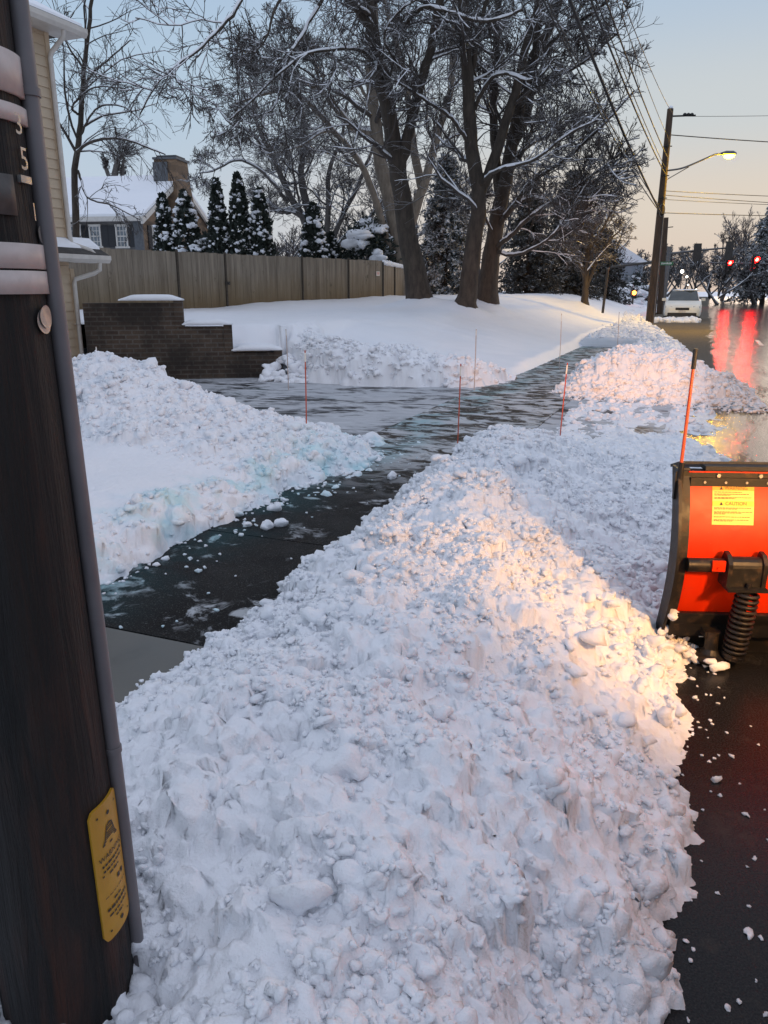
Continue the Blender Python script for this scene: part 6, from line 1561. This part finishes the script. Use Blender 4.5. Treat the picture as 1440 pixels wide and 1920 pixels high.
# ================================================================ far trees beyond the crossing
spruce('dark snow dusted conifer above the red signals at the right edge', 1428, 378, 572, 130, 88, 501, M_needle, 240, 34, b_z=.1, card=.34, tipw=.05)
def ftree(label, u, vt, vb, Y, spread, seed, mat, group=None, nst=4, r=.22, up=.05, rmin=.03):
    g = np.random.default_rng(seed); b = px(u, vb, Y); b[2] = .0; st_ = []
    top = px(u, vt, Y); H = top[2]
    for k in range(nst):
        dx = g.uniform(-1, 1)*spread/F*Y*.5; dy = g.uniform(-1, 1)*spread/F*Y*.5; s0 = b*.0+np.array([b[0], b[1], H*g.uniform(.08, .3)]) if k else b
        e = np.array([b[0]+dx, b[1]+dy, H*g.uniform(.72, 1.0)]); m_ = (s0+e)/2+np.array([dx*.12, dy*.12, -.02*H]); st_.append(([s0, m_, e], r*(1 if k == 0 else .7), r*.2))
    bare_tree('bare_tree', label, 'tree', st_, [dict(n=9, f0=.25, ang=(25, 60), lr=(.25, .5), K=7, wig=.13, up=up, rr=(.3, .5), rmin=.04, sides=4, snow=1), dict(n=7, f0=.1, ang=(25, 55), lr=(.35, .6), K=5, wig=.15, up=up, rr=(.5, .7), rmin=rmin, sides=3, snow=0), dict(n=6, f0=.1, ang=(20, 55), lr=(.4, .7), K=4, wig=.15, up=up, rr=(.6, .8), rmin=rmin*.8, sides=3, snow=0)], mat, seed, group=group, sides=6, K=14, snow=.8, twigmat=mat)
ftree('pale upright bare tree against the peach sky above the mast arm', 1352, 408, 570, 112, 60, 601, B_farp, nst=7, up=.12)
ftree('spreading dark bare tree right of the parked car with snowy limbs', 1345, 470, 572, 82, 150, 602, B_far, nst=6, up=0, r=.15)
ftree('dark bare tree under the right hand red signal', 1415, 480, 572, 84, 110, 603, B_far, nst=5, up=0)
ftree('dark bare tree at the right frame edge below the conifer', 1465, 470, 572, 86, 110, 604, B_far, nst=5, up=0)
for k, (u, vt, Y, sp_) in enumerate(((1270, 470, 125, 70), (1300, 480, 130, 80), (1330, 485, 135, 80), (1395, 478, 130, 90), (1180, 470, 95, 90), (1215, 478, 100, 80), (1150, 475, 90, 80), (1445, 470, 128, 90), (1245, 482, 118, 70))):
    ftree('bare grey tree in the hazy row at the far end of the road', u, vt, 565, Y, sp_, 620+k, B_far, 'bare trees at the far end of the road', nst=5, rmin=.04)
for k, (u, v0, wpx, Y, lab) in enumerate(((1165, 528, 70, 62, 'snow laden bush left of the orange signal'), (1205, 535, 60, 64, 'snow laden bush right of the orange signal'), (1190, 505, 34, 70, 'upright snow laden bush behind the orange signal'))):
    snowy_bush(lab, u, v0, 582, wpx, Y, 640+k, 60, group='snowy bushes along the side street')
# bare thickets behind the garden fence and along the lawn's far edge
for k, (u, vt, Y, sp_, lab) in enumerate(((545, 420, 60, 120, 'faint bare tree in the distance between the evergreens and the cone shaped one'), (655, 380, 62, 140, 'faint bare tree in the distance behind the snow padded shrub'), (790, 300, 56, 150, 'grey bare tree behind the two big maple trunks'), (900, 300, 58, 160, 'grey bare tree behind the many stemmed maple'), (1010, 320, 64, 170, 'grey bare tree rising behind the dark hemlocks'), (1120, 400, 70, 120, 'low grey bare tree between the hemlocks and the tall pole'))):
    ftree(lab, u, vt, 560, Y, sp_, 660+k, B_far, nst=6, r=.25, rmin=.022)
# house glimpsed through the trees on the lawn's far side
M_bluew = mottled('pale blue house wall', (.20, .23, .27), (.26, .29, .33), 4, .8)
hb2 = at_px(1140, 75, .5)
o = thing('distant_house', 'pale grey house half hidden by trees left of the tall pole', 'house', hb2)
mb = MB(); mb.box((0, 3, 1.6), (6, 6, 3.6)); mb.build('wall', M_bluew, o)
mb = MB(); mb.prism([(-3.4, 3.42), (0, 5.4), (3.4, 3.42)], (0, 0, 0), ex, ez, ey, -.3, 6.3); mb.build('roof', M_snow_far, o)
for x in (-1.6, .2, 1.8):
    mb = MB(); mb.box((x, -.03, 1.9), (.7, .05, 1.0)); mb.build('window', M_pane, o)
